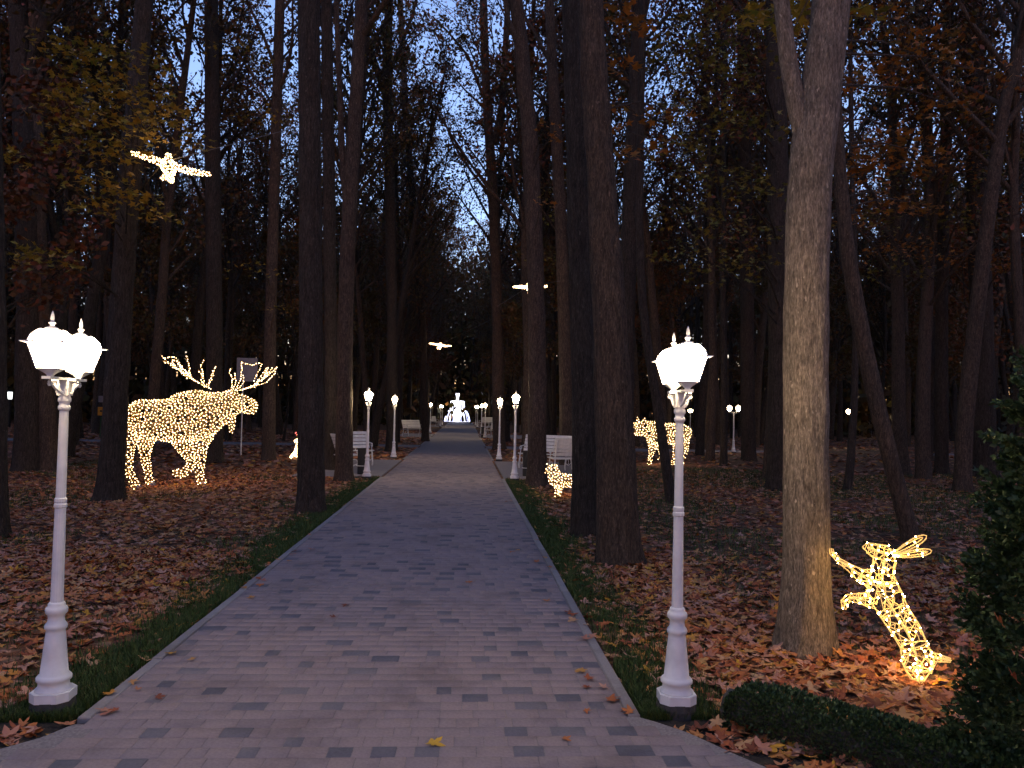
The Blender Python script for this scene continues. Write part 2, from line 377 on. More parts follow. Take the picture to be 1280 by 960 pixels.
# pavers: rows across the path
PITCHY = 0.12
def paver_tpl(l, d=PITCHY-0.003, h=0.03, b=0.0025):
    v = np.array([(0,0,-h),(l,0,-h),(l,d,-h),(0,d,-h),(0,0,-b),(l,0,-b),(l,d,-b),(0,d,-b),(b,b,0),(l-b,b,0),(l-b,d-b,0),(b,d-b,0)])
    f = np.array([(0,1,5,4),(1,2,6,5),(2,3,7,6),(3,0,4,7),(4,5,9,8),(5,6,10,9),(6,7,11,10),(7,4,8,11),(8,9,10,11)])
    return v, f
LENS = [0.086, 0.116, 0.146, 0.176, 0.176]
pave = []
y = 3.15; row = 0
while y < 30:
    y += PITCHY; row += 1
    xa, xb = (XL+0.004, XR-0.004) if y > 4.17 else (-3.4, 2.6)
    x = xa - (rnd.uniform(0, 0.12) if y <= 4.17 else 0)
    while x < xb-0.05:
        l = rnd.choice(LENS)
        if y > 4.17:
            if xb - x - l < 0.09: l = xb - x - 0.006
            if l > 0.2: l = 0.146
        ok = y > 4.17 or (inpoly(x, y, PLAZA) and inpoly(x+l, y, PLAZA) and inpoly(x, y+0.11, PLAZA+[(XL, 4.285), (XR, 4.365)]) and inpoly(x+l, y+0.11, PLAZA+[(XL, 4.285), (XR, 4.365)]))
        if ok:
            dk = rnd.random() < 0.21 and not any(p[3] and p[1] > y-0.13 and p[0] < x+l+0.02 and p[0]+p[2] > x-0.02 for p in pave[-60:])
            pave.append((x, y, l, dk, rnd.uniform(-0.0012, 0.0012)))
        x += l + 0.003
vis = []
for i, (x, y, l, dk, dz) in enumerate(pave):
    u, v = proj((x+l/2, y+0.06, 0))
    if 0 < u < 1280 and 0 < v < 960: vis.append((y, i))
vis.sort(); own = set(i for _, i in vis[:300])
pm = {}
for i in own:
    x, y, l, dk, dz = pave[i]; key = (round(l, 3), dk)
    if key not in pm:
        v, f = paver_tpl(l); pm[key] = np_mesh('paver', v, f, M['paver_dark' if dk else 'paver'])
    o = link('paver', pm[key], path if y > 4.17 else plaza, None, (x, y, dz)); o.rotation_euler = (rnd.uniform(-.006, .006), rnd.uniform(-.005, .005), rnd.uniform(-.008, .008))
for par, test in ((path, lambda y: y > 4.17), (plaza, lambda y: y <= 4.17)):
    for dk in (False, True):
        VV, FF, n0 = [], [], 0
        for i, (x, y, l, d, dz) in enumerate(pave):
            if i in own or d != dk or not test(y): continue
            v, f = paver_tpl(l); VV.append(v + np.array([x, y, dz])); FF.append(f+n0); n0 += len(v)
        if VV: tag(link('dark_paving' if dk else 'grey_paving', np_mesh('paving', np.concatenate(VV), np.concatenate(FF), M['paver_dark' if dk else 'paver']), par), kind='stuff')

# ------------------------------------------------------------------ fallen leaves
half = [(-90, .18), (-62, .40), (-38, .66), (-14, .36), (6, .60), (22, .80), (33, 1.0), (46, .66), (60, .42), (72, .64), (80, .82), (90, 1.08)]
def maple(full=True, seed=0, curl=0.25):
    rg = random.Random(seed)
    h = half if full else [(-90, .2), (-38, .62), (-12, .38), (33, .98), (60, .44), (90, 1.05)]
    pts = []
    for a, r in h: pts.append((math.radians(a), r*rg.uniform(.92, 1.08)))
    for a, r in h[-2:0:-1]: pts.append((math.radians(180-a), r*rg.uniform(.92, 1.08)))
    kx, ky, kt, ph = rg.uniform(-1, 1)*curl, rg.uniform(-1, 1)*curl, rg.uniform(-1, 1)*curl, rg.uniform(0, 6)
    v = [(0, 0, 0.02)]
    for a, r in pts:
        x, y = r*math.cos(a), r*math.sin(a)
        v.append((x, y, kx*x*x + ky*y*y + kt*x*y + 0.10*math.sin(a*5+ph)*r))
    n = len(pts); f = [(0, i+1, (i+1) % n+1) for i in range(n)]
    if full:
        v += [(-0.02, -0.15, 0.02), (0.02, -0.15, 0.02), (0.05, -0.95, 0.10)]; f.append((n+1, n+3, n+2))
    return np.array(v), np.array(f)
FULL = [maple(True, s, 0.35) for s in range(10)]
SIMP = [maple(False, s, 0.35) for s in range(6)]
DIA = (np.array([(0, -1, 0), (.8, 0, .15), (0, 1, 0), (-.8, 0, .1)]), np.array([(0, 1, 2, 3)]))
def litter_density(x, y):
    n = noise.noise((x*0.45, y*0.45, 5.0)); e = min(abs(x-XR-0.07), abs(x-XL+0.07))
    d = 0.72 + 0.6*n
    if 4.3 < y < 19: d *= min(1.0, 0.12 + (e/0.75)**1.6)
    if y > 8 and x > 2.5: d *= 0.5
    return max(0.04, min(1, d))
def leaf_field(n, ya, yb, smin, smax, half_fov=0.70):
    out = []
    tries = 0
    while len(out) < n and tries < n*12:
        tries += 1
        y = math.sqrt(rnd.uniform(ya*ya, yb*yb)); x = rnd.uniform(-half_fov, half_fov)*y + 0.03*y
        if paved(x, y) or rnd.random() > litter_density(x, y): continue
        if y < 5.5 and ((x+2.18)**2+(y-4.5)**2 < 0.055 or (x-1.21)**2+(y-4.45)**2 < 0.055): continue
        out.append((x, y, rnd.uniform(smin, smax)))
    return out
def place_leaves(pts, tpls, tilt, lift):
    res = []
    for t, (tv, tf) in enumerate(tpls):
        sel = pts[t::len(tpls)]
        if not sel: continue
        P = np.array([(x, y, gz(x, y)+rnd.uniform(*lift)) for x, y, s in sel]); S = np.array([s for *_, s in sel])
        res.append(scatter(tv, tf, P, rots(len(sel), tilt), S))
    V = np.concatenate([r[0] for r in res]); F = []; k = 0
    for v, f in res: F.append(f+k); k += len(v)
    return V, np.concatenate(F)
near = leaf_field(9800, 3.5, 9.5, 0.034, 0.078)
def leafpx(p):
    u, v = proj((p[0], p[1], 0)); return 0 < u < 1280 and 0 < v < 960
near.sort(key=lambda p: p[1]/p[2])
single = [p for p in near if leafpx(p)][:280]; ss = set(single); rest = [p for p in near if p not in ss]
leaf_me = [np_mesh('fallen_leaf', v, f, M['litter']) for v, f in FULL]
for i, (x, y, s) in enumerate(single):
    o = link('fallen_leaf', leaf_me[i % len(leaf_me)], ground, None, (x, y, gz(x, y)+rnd.uniform(0.008, 0.036))); o.scale = (s, s, s)
    o.rotation_euler = (rnd.uniform(-.4, .4), rnd.uniform(-.4, .4), rnd.uniform(0, 6.3))
V, F = place_leaves(rest, FULL, 0.45, (0.003, 0.035))
tag(link('near_leaf_litter', np_mesh('near_leaf_litter', V, F, M['litter']), ground), kind='stuff')
V, F = place_leaves(leaf_field(21000, 9.5, 22, 0.045, 0.085), SIMP, 0.45, (0.004, 0.05))
tag(link('leaf_litter', np_mesh('leaf_litter', V, F, M['litter']), ground), kind='stuff')
V, F = place_leaves(leaf_field(26000, 22, 60, 0.07, 0.12), [DIA], 0.45, (0.004, 0.05))
tag(link('far_leaf_litter', np_mesh('far_leaf_litter', V, F, M['litter']), ground), kind='stuff')
# leaves dropped on the paving
for px, py, s, key in ((541, 931, 0.062, 'yellow_leaf'), (433, 757, 0.05, 'litter'), (418, 772, 0.04, 'litter'), (706, 925, 0.035, 'litter'), (735, 860, 0.04, 'litter'), (585, 728, 0.05, 'litter'), (350, 700, 0.05, 'litter'), (640, 690, 0.05, 'litter')):
    p = gnd(px, py, 0.0); me = np_mesh('fallen_leaf', *FULL[rnd.randrange(10)], M[key])
    o = link('fallen_leaf', me, path, None, (p[0], p[1], 0.008)); o.scale = (s, s, s*0.8); o.rotation_euler = (0, 0, rnd.uniform(0, 6))

for i in range(46):
    y = 4.4 + 11*rnd.random()**1.6; e = 0.02+abs(rnd.gauss(0, 0.13)); x = rnd.choice([XL+e-0.08, XR-e+0.08]); s_l = rnd.uniform(.03, .06)
    o = link('fallen_leaf', leaf_me[i % len(leaf_me)], path, None, (x, y, 0.014)); o.scale = (s_l, s_l, s_l*.8); o.rotation_euler = (rnd.uniform(-.2, .2), rnd.uniform(-.2, .2), rnd.uniform(0, 6))
# ------------------------------------------------------------------ grass
def grass_points():
    out = []
    for _ in range(60000):
        side = rnd.random() < 0.5
        y = 4.35 + 15*rnd.random()**1.7; e = abs(rnd.gauss(0, 0.24)) + 0.005
        x = (XL-0.08-e) if side else (XR+0.08+e)
        n = noise.noise((x*1.6, y*1.1, 9)) + 0.12
        if n < -0.08 and rnd.random() > 0.2: continue
        if y < 4.6 and paved(x, y): continue
        out.append((x, y))
    for _ in range(80000):
        y = math.sqrt(rnd.uniform(25, 560)); x = rnd.uniform(-0.66, 0.7)*y
        n = noise.noise((x*0.45, y*0.45, 5.0))
        if n > (0.12 if x > 2.5 and y > 7 else -0.22) or paved(x, y): continue
        out.append((x, y))
    return out
gp = grass_points(); n = len(gp)
P = np.array([(x, y, gz(x, y)-0.004) for x, y in gp])
a = NR.uniform(0, 2*math.pi, n); h = NR.uniform(0.035, 0.085, n)*np.where(P[:, 1] > 10, 1.1, 1.0); ln = NR.uniform(0.1, 0.8, n)*h; wd = np.where(P[:, 1] > 9, 0.005, 0.003)
dx, dy = np.cos(a), np.sin(a); D = np.stack([dx, dy, np.zeros(n)], -1); W = np.stack([-dy, dx, np.zeros(n)], -1)*wd[:, None]; Zv = np.array([0, 0, 1.0])
v0 = P-W; v1 = P+W; mid = P + D*(ln*0.35)[:, None] + Zv*(h*0.62)[:, None]; v2 = mid+W*0.7; v3 = mid-W*0.7; tip = P + D*ln[:, None] + Zv*h[:, None]
V = np.stack([v0, v1, v2, v3, tip], 1).reshape(-1, 3); b5 = np.arange(n)*5
F = np.concatenate([np.stack([b5, b5+1, b5+2], -1), np.stack([b5, b5+2, b5+3], -1), np.stack([b5+3, b5+2, b5+4], -1)])
tag(link('grass', np_mesh('grass', V, F, M['grass'])), 'short green grass along the path edges and in patches among leaves', 'grass', kind='stuff')

# ------------------------------------------------------------------ trees
def interp(pts, t):
    pts = np.asarray(pts, float); x = t*(len(pts)-1); i = min(len(pts)-2, int(x)); return pts[i]*(1-(x-i)) + pts[i+1]*(x-i)
def trunk_mesh(pts, rad, sides, seg, amp, flare, seed, m):
    """pts polyline from ground up, resampled; ridged bark and root flare as real relief"""
    pts = np.asarray(pts, float); d = np.r_[0, np.cumsum(np.linalg.norm(np.diff(pts, axis=0), axis=1))]
    zs = [0.0]
    while zs[-1] < d[-1]:
        zs.append(zs[-1] + seg*(1 if zs[-1] < 9 else 3.5))
    zs = np.minimum(zs, d[-1])
    C = np.stack([np.interp(zs, d, pts[:, i]) for i in range(3)], -1)
    for i in range(2):                                          # soften the corners
        for _ in range(6): C[1:-1, i] = (C[:-2, i]+2*C[1:-1, i]+C[2:, i])/4
    rr = np.interp(zs, d, rad)
    V = np.zeros((len(zs), sides, 3)); ph = seed*7.13
    for i, z in enumerate(zs):
        fl = flare*math.exp(-z/0.22)
        for j in range(sides):
            a = 2*math.pi*j/sides; ca, sa = math.cos(a), math.sin(a)
            r = rr[i]*(1 + fl*(0.75+0.45*math.sin(a*3+ph)+0.35*math.sin(a*5+ph*2)))
            if amp:
                q = 1-abs(noise.noise((ca*7*rr[i]/0.16+ph, sa*7*rr[i]/0.16, z*1.6)))*2
                r += amp*(q-0.5) + amp*1.2*noise.noise((ca*2+ph, sa*2, z*2.2))
            r *= 1 + 0.05*noise.noise((ca*1.2+ph, sa*1.2, z*0.6))
            V[i, j] = (C[i, 0]+r*ca, C[i, 1]+r*sa, C[i, 2])
    n = len(zs); ii, jj = np.meshgrid(np.arange(n-1), np.arange(sides), indexing='ij'); j2 = (jj+1) % sides
    F = np.stack([ii*sides+jj, ii*sides+j2, (ii+1)*sides+j2, (ii+1)*sides+jj], -1).reshape(-1, 4)
    return V.reshape(-1, 3), F, C, rr
def rand_quads(C, size, rng):
    n = len(C); a = rng.normal(size=(n, 3)); a /= np.linalg.norm(a, axis=1)[:, None]
    b = rng.normal(size=(n, 3)); b -= a*np.sum(a*b, 1)[:, None]; b /= np.linalg.norm(b, axis=1)[:, None]
    s = rng.uniform(0.6, 1.2, n)[:, None]*size
    V = np.stack([C-a*s, C+b*s*0.62-a*s*0.1, C+a*s, C-b*s*0.62+a*s*0.1], 1).reshape(-1, 3)
    return V, np.arange(4*n).reshape(n, 4)
def grow(C, rr, z0, nl, limb_len, seed, leaves_per, lsize, elev=(40, 66), sides=(5, 3), subs=5):
    """limbs and twigs off the trunk centreline above z0; leaf cards round the twigs"""
    rg = random.Random(seed); rng = np.random.default_rng(seed)
    wood = MB(); LC = []
    zmax = C[-1][2]
    for i in range(nl):
        s = (i + rg.random())/nl; z = z0 + (zmax-z0)*(s**0.9)*0.97
        p = np.array([np.interp(z, C[:, 2], C[:, k]) for k in range(3)]); r = float(np.interp(z, C[:, 2], rr))
        az = rg.uniform(0, 6.283); el = math.radians(rg.uniform(*elev)); ln = limb_len*(1-0.62*s)*rg.uniform(0.65, 1.15)
        d = np.array([math.cos(az)*math.cos(el), math.sin(az)*math.cos(el), math.sin(el)])
        pts = [p]; dd = d.copy()
        for _ in range(6):
            dd = dd + np.array([rg.gauss(0, .13), rg.gauss(0, .13), 0.06]); dd /= np.linalg.norm(dd); pts.append(pts[-1] + dd*ln/6)
        r0 = min(r*0.6, 0.014*ln+0.012)
        wood.tube(pts, np.linspace(r0, r0*0.22, 7), sides[0], False)
        for _ in range(subs):
            t = rg.uniform(0.3, 1.0); q = interp(pts, t); d2 = dd + np.array([rg.gauss(0, .7), rg.gauss(0, .7), rg.gauss(0.1, .45)]); d2 /= np.linalg.norm(d2)
            l2 = ln*rg.uniform(0.22, 0.42); sp = [q, q+d2*l2*0.5+np.array([0, 0, 0.03*l2]), q+d2*l2+np.array([rg.gauss(0, .06), rg.gauss(0, .06), 0.1*l2])]
            wood.tube(sp, [r0*0.35, r0*0.22, r0*0.08], sides[1], False)
            k = rng.poisson(leaves_per)
            if k:
                t2 = rng.uniform(0.15, 1.15, k)[:, None]; LC.append(np.array(sp[0])*(1-t2) + np.array(sp[2])*t2 + rng.normal(0, 0.12+0.09*l2, (k, 3)))
            for _ in range(2):
                d3 = d2 + rng.normal(0, 0.7, 3); d3 /= np.linalg.norm(d3); q3 = np.array(interp(sp, rg.uniform(.3, 1)))
                wood.tube([q3, q3+d3*l2*0.6], [r0*0.14, r0*0.05], 3, False)
                k = rng.poisson(leaves_per*0.5)
                if k: LC.append(q3 + d3*l2*0.6*rng.uniform(0.3, 1.1, k)[:, None] + rng.normal(0, 0.1+0.05*l2, (k, 3)))
    LC = np.concatenate(LC) if LC else np.zeros((0, 3))
    V, F = rand_quads(LC, lsize, rng)
    return wood, V, F
def join_wood(V, F, wood, name, m):
    me = bpy.data.meshes.new(name)
    k = len(V); allv = V.tolist() + wood.v; allf = F.tolist() + [tuple(i+k for i in f) for f in wood.f]
    me.from_pydata(allv, [], allf); me.update(); me.materials.append(m)
    me.polygons.foreach_set('use_smooth', [True]*len(me.polygons)); return me
def spray(cx, cy, cz, rad, n, rng):
    """one flat layered spray of maple leaves with its twigs"""
    r = rad*np.sqrt(rng.uniform(0, 1, n)); a = rng.uniform(0, 6.283, n)
    P = np.stack([cx+r*np.cos(a), cy+r*np.sin(a)*0.7, cz + rng.normal(0, 0.10*rad+0.03, n) - 0.25*r*r/max(rad, .1)], -1)
    return P
def leaf_cloud(P, size, rng, tilt=0.9):
    res = []; k = 0; VV = []; FF = []
    for t, (tv, tf) in enumerate(SIMP):
        sel = P[t::len(SIMP)]
        if not len(sel): continue
        v, f = scatter(tv, tf, sel, rots(len(sel), tilt, rng), rng.uniform(0.7, 1.15, len(sel))*size); VV.append(v); FF.append(f+k); k += len(v)
    return np.concatenate(VV), np.concatenate(FF)

# measured trunks: (label, [(px, py, width px)...] from the base up, bark, sides, crown start, limbs, leaves, height)
TREES = [
 ('T1', 'pale grey ash trunk that the lit hare leans on', [(1008,815,80),(1008,770,62),(1009,700,57),(1007,560,55),(1008,330,54),(1014,200,54),(1030,80,50),(1042,-20,48),(1060,-160,44)], 'bark_ash', 56, 7.0),
 ('T2', 'thick dark trunk with flecked bark, in front of its twin trunk beside the path', [(773,705,58),(772,660,52),(769,560,48),(762,400,43),(753,250,37),(743,100,33),(737,-20,31),(730,-200,28)], 'bark_brown', 44, 8.0),
 ('T3', 'dark trunk close behind the flecked twin trunk, hiding the lit fox\'s tail', [(734,670,42),(733,600,36),(731,500,32),(726,350,29),(720,150,26),(714,-20,24),(708,-150,22)], 'bark', 32, 8.5),
 ('T4', 'straight dark trunk on the grass verge between the lit moose and the path', [(389,642,38),(389,600,32),(389,500,30),(388,350,28),(387,150,27),(386,-20,26),(385,-150,24)], 'bark', 36, 9.0),
 ('T5', 'dark trunk leaning slightly just behind the tail of the lit moose', [(138,622,36),(141,570,29),(147,450,27),(155,330,25),(164,200,24),(174,80,22),(182,-20,20),(190,-130,18)], 'bark', 30, 8.5),
 ('T6', 'dark trunk standing alone on the leaf carpet behind the lamp post opposite the hare', [(-4,668,26),(-4,600,23),(-5,450,22),(-8,250,21),(-14,0,20)], 'bark', 24, 9.0),
 ('T7', 'brown trunk beside the bench bay on the moose side, lit by a lantern', [(430,602,26),(430,560,21),(431,450,19),(434,320,18),(441,180,17),(450,40,15),(456,-60,13)], 'bark_brown', 24, 9.5),
 ('T8', 'brown trunk just left of the lit fox in front of the white benches', [(671,608,30),(671,570,24),(672,480,22),(670,350,21),(663,180,20),(652,60,18),(640,-40,16)], 'bark_brown', 24, 9.5),
 ('T9', 'thin crooked trunk leaning in front of the lit moose cow', [(840,628,17),(833,585,13),(824,520,12),(812,450,11),(803,380,11),(799,280,10),(801,140,9),(805,0,8)], 'bark', 16, 9.0),
 ('T10', 'slim trunk leaning over strongly behind the lit hare', [(1141,676,26),(1125,620,21),(1107,550,21),(1090,480,22),(1074,400,21),(1060,320,19),(1050,220,16),(1045,120,13),(1042,0,10)], 'bark_brown', 20, 6.5),
 ('T11', 'thick black trunk with flared roots behind the pale ash trunk', [(975,613,46),(976,570,33),(976,450,29),(973,250,26),(968,0,22)], 'bark', 24, 9.0),
 ('T12', 'thin sapling with spreading root foot on the lawn right of the moose cow', [(904,584,18),(905,560,9),(905,450,8),(903,320,7),(905,200,6)], 'bark', 14, 7.0),
 ('T13', 'thick dark trunk by the cross path behind the green thuja', [(1231,595,36),(1230,560,29),(1227,400,27),(1221,200,25),(1216,0,23)], 'bark', 20, 9.0),
 ('T14', 'narrow dark trunk standing next to the thick one behind the thuja', [(1177,591,21),(1177,560,16),(1177,400,15),(1181,200,13),(1186,0,12)], 'bark', 16, 9.0),
 ('T15', 'slender dark young trunk right behind the pale ash trunk', [(1059,613,13),(1063,580,10),(1068,500,9),(1070,400,8),(1066,250,7)], 'bark', 14, 7.5),
 ('T16', 'thick forked trunk behind the lamp post on the moose side', [(33,590,38),(35,550,30),(37,400,28),(33,200,26),(26,60,23),(20,-40,20)], 'bark', 24, 8.0),
 ('T17', 'narrow brown trunk right behind the antlers of the lit moose', [(336,577,22),(336,540,16),(338,400,14),(344,200,13),(350,0,12)], 'bark_brown', 18, 10.0),
 ('T18', 'leaning grey brown trunk behind the nearest lamp post and the thick forked trunk', [(62,590,24),(60,550,20),(56,450,19),(48,300,18),(44,100,16)], 'bark_brown', 18, 9.5),
 ('T19', 'dark trunk deep in the wood above the back of the lit moose', [(268,579,24),(268,540,20),(268,400,19),(266,200,18),(264,0,16)], 'bark', 18, 10.0),
 ('T20', 'dark trunk standing right behind the straight verge trunk and the benches', [(414,588,20),(414,540,17),(413,400,16),(411,200,15),(408,0,14)], 'bark', 18, 10.0),
 ('T21', 'slim forked trunk beside the path past the first bench bay on the moose side', [(490,564,17),(490,530,14),(490,400,13),(488,250,13),(484,110,12),(486,0,10)], 'bark', 16, 9.5),
 ('T22', 'slim trunk bending over the path beyond the forked trunk', [(532,552,11),(531,520,9),(528,400,9),(518,280,9),(506,120,8),(500,0,7)], 'bark', 14, 11.0),
 ('T23', 'two stemmed trunk beside the path past the benches on the fox side', [(624,562,18),(623,530,15),(622,400,14),(617,250,13),(608,120,11),(604,0,10)], 'bark_brown', 16, 10.0),
 ('T24', 'brown trunk behind the white benches on the fox side', [(708,582,20),(708,550,17),(706,420,16),(700,250,15),(690,80,14)], 'bark_brown', 16, 10.0),
 ('T25', 'dark trunk behind the flecked twin trunks, left of the moose cow', [(781,600,26),(781,560,22),(783,400,21),(790,200,20),(800,0,18)], 'bark', 18, 9.0),
 ('T26', 'dark trunk on the lawn beside the double lantern on the far lawn', [(936,577,22),(935,540,18),(934,400,17),(931,200,16),(928,0,14)], 'bark', 16, 9.5),
]
TPOS = {}
TREE_SPRAYS = {
 'T22': ('maple_orange', [(530,25,44,1.8,150),(560,12,44,1.8,130),(500,60,44,1.5,110),(520,110,46,1.6,110),(548,170,48,1.8,150)]),
 'T13': ('maple_orange', [(1240,170,20,1,70),(1200,210,20,1,70),(1255,250,20,1,70),(1150,300,20,1,60),(1110,310,20,.9,50),(1200,320,20,1,60),(1255,330,20,1,60),(1270,60,20,1,60),(1240,20,20,1,70)]),
 'T14': ('maple_green', [(1100,40,21,1.1,110),(1060,110,21,1.1,110),(1130,110,21,1.2,120),(1180,60,21,1.1,110),(1200,140,21,1.2,120),(1090,180,21,1.1,100),(1150,220,21,1.2,120),(1080,270,21,1,90),(1200,270,21,1.1,100),(1120,330,21,1,80),(1250,130,21,1.1,110),(1230,220,21,1.1,100),(1265,190,21,1,90)]),
 'T17': ('maple_yellow', [(330,140,22,1,60),(300,60,22,1,60),(320,330,22,.8,30),(345,385,22,.4,14)]),   # low maple sprays: (px, py, Y, radius m, n leaves)
 'T5': ('maple_yellow', [(95,55,12.6,.75,90),(150,70,12.8,.8,100),(120,105,12.8,.9,110),(175,110,13,.7,80),(90,125,12.7,.7,80),(130,145,13,.95,120),(190,150,13,.6,70),(110,175,12.8,.7,80),(150,185,13,.6,60),(205,135,13,.5,50),(125,225,12.9,.6,70),(160,235,12.9,.55,60),(115,255,12.9,.45,40),(195,265,13,.4,30),(240,175,13,.35,26),(5,195,11.5,.35,30),(20,310,11.5,.5,40),(60,320,12,.5,40)]),
 'T10': ('maple_orange', [(1085,90,12,.6,60),(1150,70,12,.8,80),(1165,40,12,.7,60),(1120,165,12,.6,60),(1085,185,12,.55,60),(1060,200,12,.5,50),(1110,195,12.2,.65,70),(1150,190,12,.5,40),(1075,215,12,.5,40),(1120,250,12,.6,60),(1150,255,12,.35,26),(1190,130,13,.7,60),(1080,20,12,.8,60),(1230,90,13,.6,40),(1060,270,12,.4,26)]),
 'T1': ('maple_yellow', [(975,12,7.0,.30,36),(1000,15,7.2,.22,22),(990,40,7.2,.16,10),(955,25,7.4,.25,20),(1080,10,7,.2,16)]),
 'T2': ('maple_orange', [(765,10,9.8,.35,40),(790,25,9.8,.30,30),(775,80,9.8,.2,12),(783,85,9.8,.16,8),(775,130,9.8,.16,8),(768,158,9.8,.16,9),(780,190,9.8,.22,16),(822,178,10,.25,14),(845,140,10,.25,12),(800,145,10,.2,9)]),
 'T11': ('maple_green', [(850,60,15,.8,80),(890,90,15,.9,100),(930,60,15,.9,90),(870,130,15,1.0,110),(920,150,15,1.0,110),(850,180,15,.8,70),(900,210,15,1.0,100),(945,230,15,.8,80),(870,260,15,.9,80),(920,280,15,.9,80),(860,310,15,.8,60),(900,335,15,.8,60),(945,320,15,.7,50),(880,20,15,.9,80),(930,15,14,.8,80)]),
 'T8': ('maple_orange', [(685,155,16,.3,14),(690,170,16,.25,10),(682,250,16,.3,10)]),
 'T24': ('maple_green', [(690,230,26,1.2,80),(715,270,26,1.2,80),(690,320,26,1.2,70),(740,200,26,1,60)]),
 'T23': ('maple_orange', [(590,150,50,2.4,420),(575,190,50,2.4,420),(590,230,52,2.6,450),(560,240,52,2.6,420),(545,90,50,2,260),(600,285,52,2.4,300),(570,300,55,2.6,300),(595,100,48,2,260),(560,140,50,2.2,300),(530,190,52,2,260),(520,250,54,2.4,260),(540,300,56,2.4,220)]),
}
for idx, (key, label, prof, bk, sides, z0) in enumerate(TREES):
    g = gnd(prof[0][0], prof[0][1]); Y = g[1]
    pts = []; rad = []
    for k, (px, py, wp) in enumerate(prof):
        P = at(px, py, Y); P[2] = -0.12 if k == 0 else P[2]; pts.append(P); rad.append(wp*Y/FPX/2)
    rad[0] = rad[1]*1.02
    top = pts[-1]; dirn = (pts[-1]-pts[-2]); dirn = dirn/np.linalg.norm(dirn); Ht = 17+rnd.random()*4
    while pts[-1][2] < Ht:
        dirn = dirn*0.8 + np.array([0, 0, 0.25]); dirn /= np.linalg.norm(dirn)
        rem = Ht-pts[-1][2]; step = max(0.3, min(2.0, rem)); pts.append(pts[-1]+dirn*step); rad.append(max(0.02, rad[-1]*(1-0.8*step/max(rem+1, step))))
    base = np.array([g[0], Y, 0]); pts = [p-base for p in pts]
    big = sides >= 30
    V, F, C, rr = trunk_mesh(pts, rad, sides, 0.05 if big else 0.12, (0.008 if bk == 'bark_ash' else 0.013) if sides >= 24 else 0.004, 0.42, idx+1, M[bk])
    wood, LV, LF = grow(C, rr, z0, 14, 4.6, 100+idx, 9 if abs(base[0]+0.5) < 4 and Y < 20 else 16, 0.07)
    # forks seen in the photo
    def limb_px(poly, w0, w1):
        q = [at(px, py, Y)-base for px, py in poly]; wood.tube(q, np.linspace(w0, w1, len(q))*Y/FPX/2, 12, False)
    if key == 'T1': limb_px([(1004,165),(994,125),(986,80),(980,30),(972,-40),(965,-120)], 26, 17)
    if key == 'T16': limb_px([(35,110),(45,60),(58,20),(70,-20)], 16, 11)
    if key == 'T21': limb_px([(486,130),(474,95),(462,60),(452,20),(446,-20)], 10, 6); limb_px([(487,90),(500,60),(515,20),(525,-20)], 6, 3)
    if key == 'T23': limb_px([(619,180),(628,130),(632,60),(636,-20)], 10, 7); limb_px([(612,140),(600,110),(585,70),(560,40),(540,20)], 5, 2)
    if key == 'T7': limb_px([(436,290),(428,200),(424,100),(420,0)], 9, 6)
    tr = thing('maple_tree' if key in TREE_SPRAYS else ('ash_tree' if key == 'T1' else 'park_tree'), label, 'tree', (base[0], base[1], 0))
    link('trunk', join_wood(V, F, wood, 'trunk', M[bk]), tr)
    if key in TREE_SPRAYS:
        mk, sp = TREE_SPRAYS[key]; rng = np.random.default_rng(idx+50); PP = []
        for px, py, YY, r_, n_ in sp:
            tw = MB(); c = at(px, py, YY)-base; PP.append(spray(c[0], c[1], c[2], r_, n_, rng))
            z = max(0.5, c[2]-0.25-0.25*abs(c[0])); tp = np.array([np.interp(z, C[:, 2], C[:, q]) for q in range(3)]); md = (tp+c)/2 + np.array([0, 0, 0.12])
            r0 = min(0.022, 0.008+0.004*np.linalg.norm(c-tp)); tw.tube([tp, md, c, c+(c-tp)*0.1], [r0, r0*.7, r0*.35, r0*.15], 5, False)
            for _ in range(4):
                d = rng.normal(0, 1, 3)*np.array([1, .7, .2]); d /= np.linalg.norm(d); tw.tube([c, c+d*r_*0.8], [r0*.3, r0*.1], 3, False)
            link('low_branch', tw.mesh('low_branch', M[bk]), tr)
        v, f = leaf_cloud(np.concatenate(PP), 0.085, rng)
        link('low_foliage', np_mesh('low_foliage', v, f, M[mk]), tr)
    link('crown', np_mesh('crown', LV, LF, M['crown']), tr)
    TPOS[key] = (base, C+base, rr)

# forest stock: variants copied through the wood
VAR = []
for v in range(9):
    rg = random.Random(300+v); Ht = rg.uniform(17, 23); r0 = rg.uniform(0.13, 0.22)
    pts = [np.array([0, 0, -0.15])]; d = np.array([rg.gauss(0, .05), rg.gauss(0, .05), 1.0])
    while pts[-1][2] < Ht: d = d + np.array([rg.gauss(0, .035), rg.gauss(0, .035), 0.05]); d /= np.linalg.norm(d); pts.append(pts[-1]+d*1.0)
    rad = [max(0.018, r0*(1-0.9*(i/len(pts))**1.15)) for i in range(len(pts))]
    V, F, C, rr = trunk_mesh(pts, rad, 12, 0.35, 0.0, 0.4, 20+v, None)
    low = v % 3 == 2
    wood, LV, LF = grow(C, rr, 4.5 if low else rg.uniform(6.5, 8.5), 26, 5.2, 900+v, 17, 0.085)
    VAR.append((join_wood(V, F, wood, 'trunk', M['bark' if v % 2 else 'bark_brown']), np_mesh('crown', LV, LF, M['crown']), r0))
UND = []
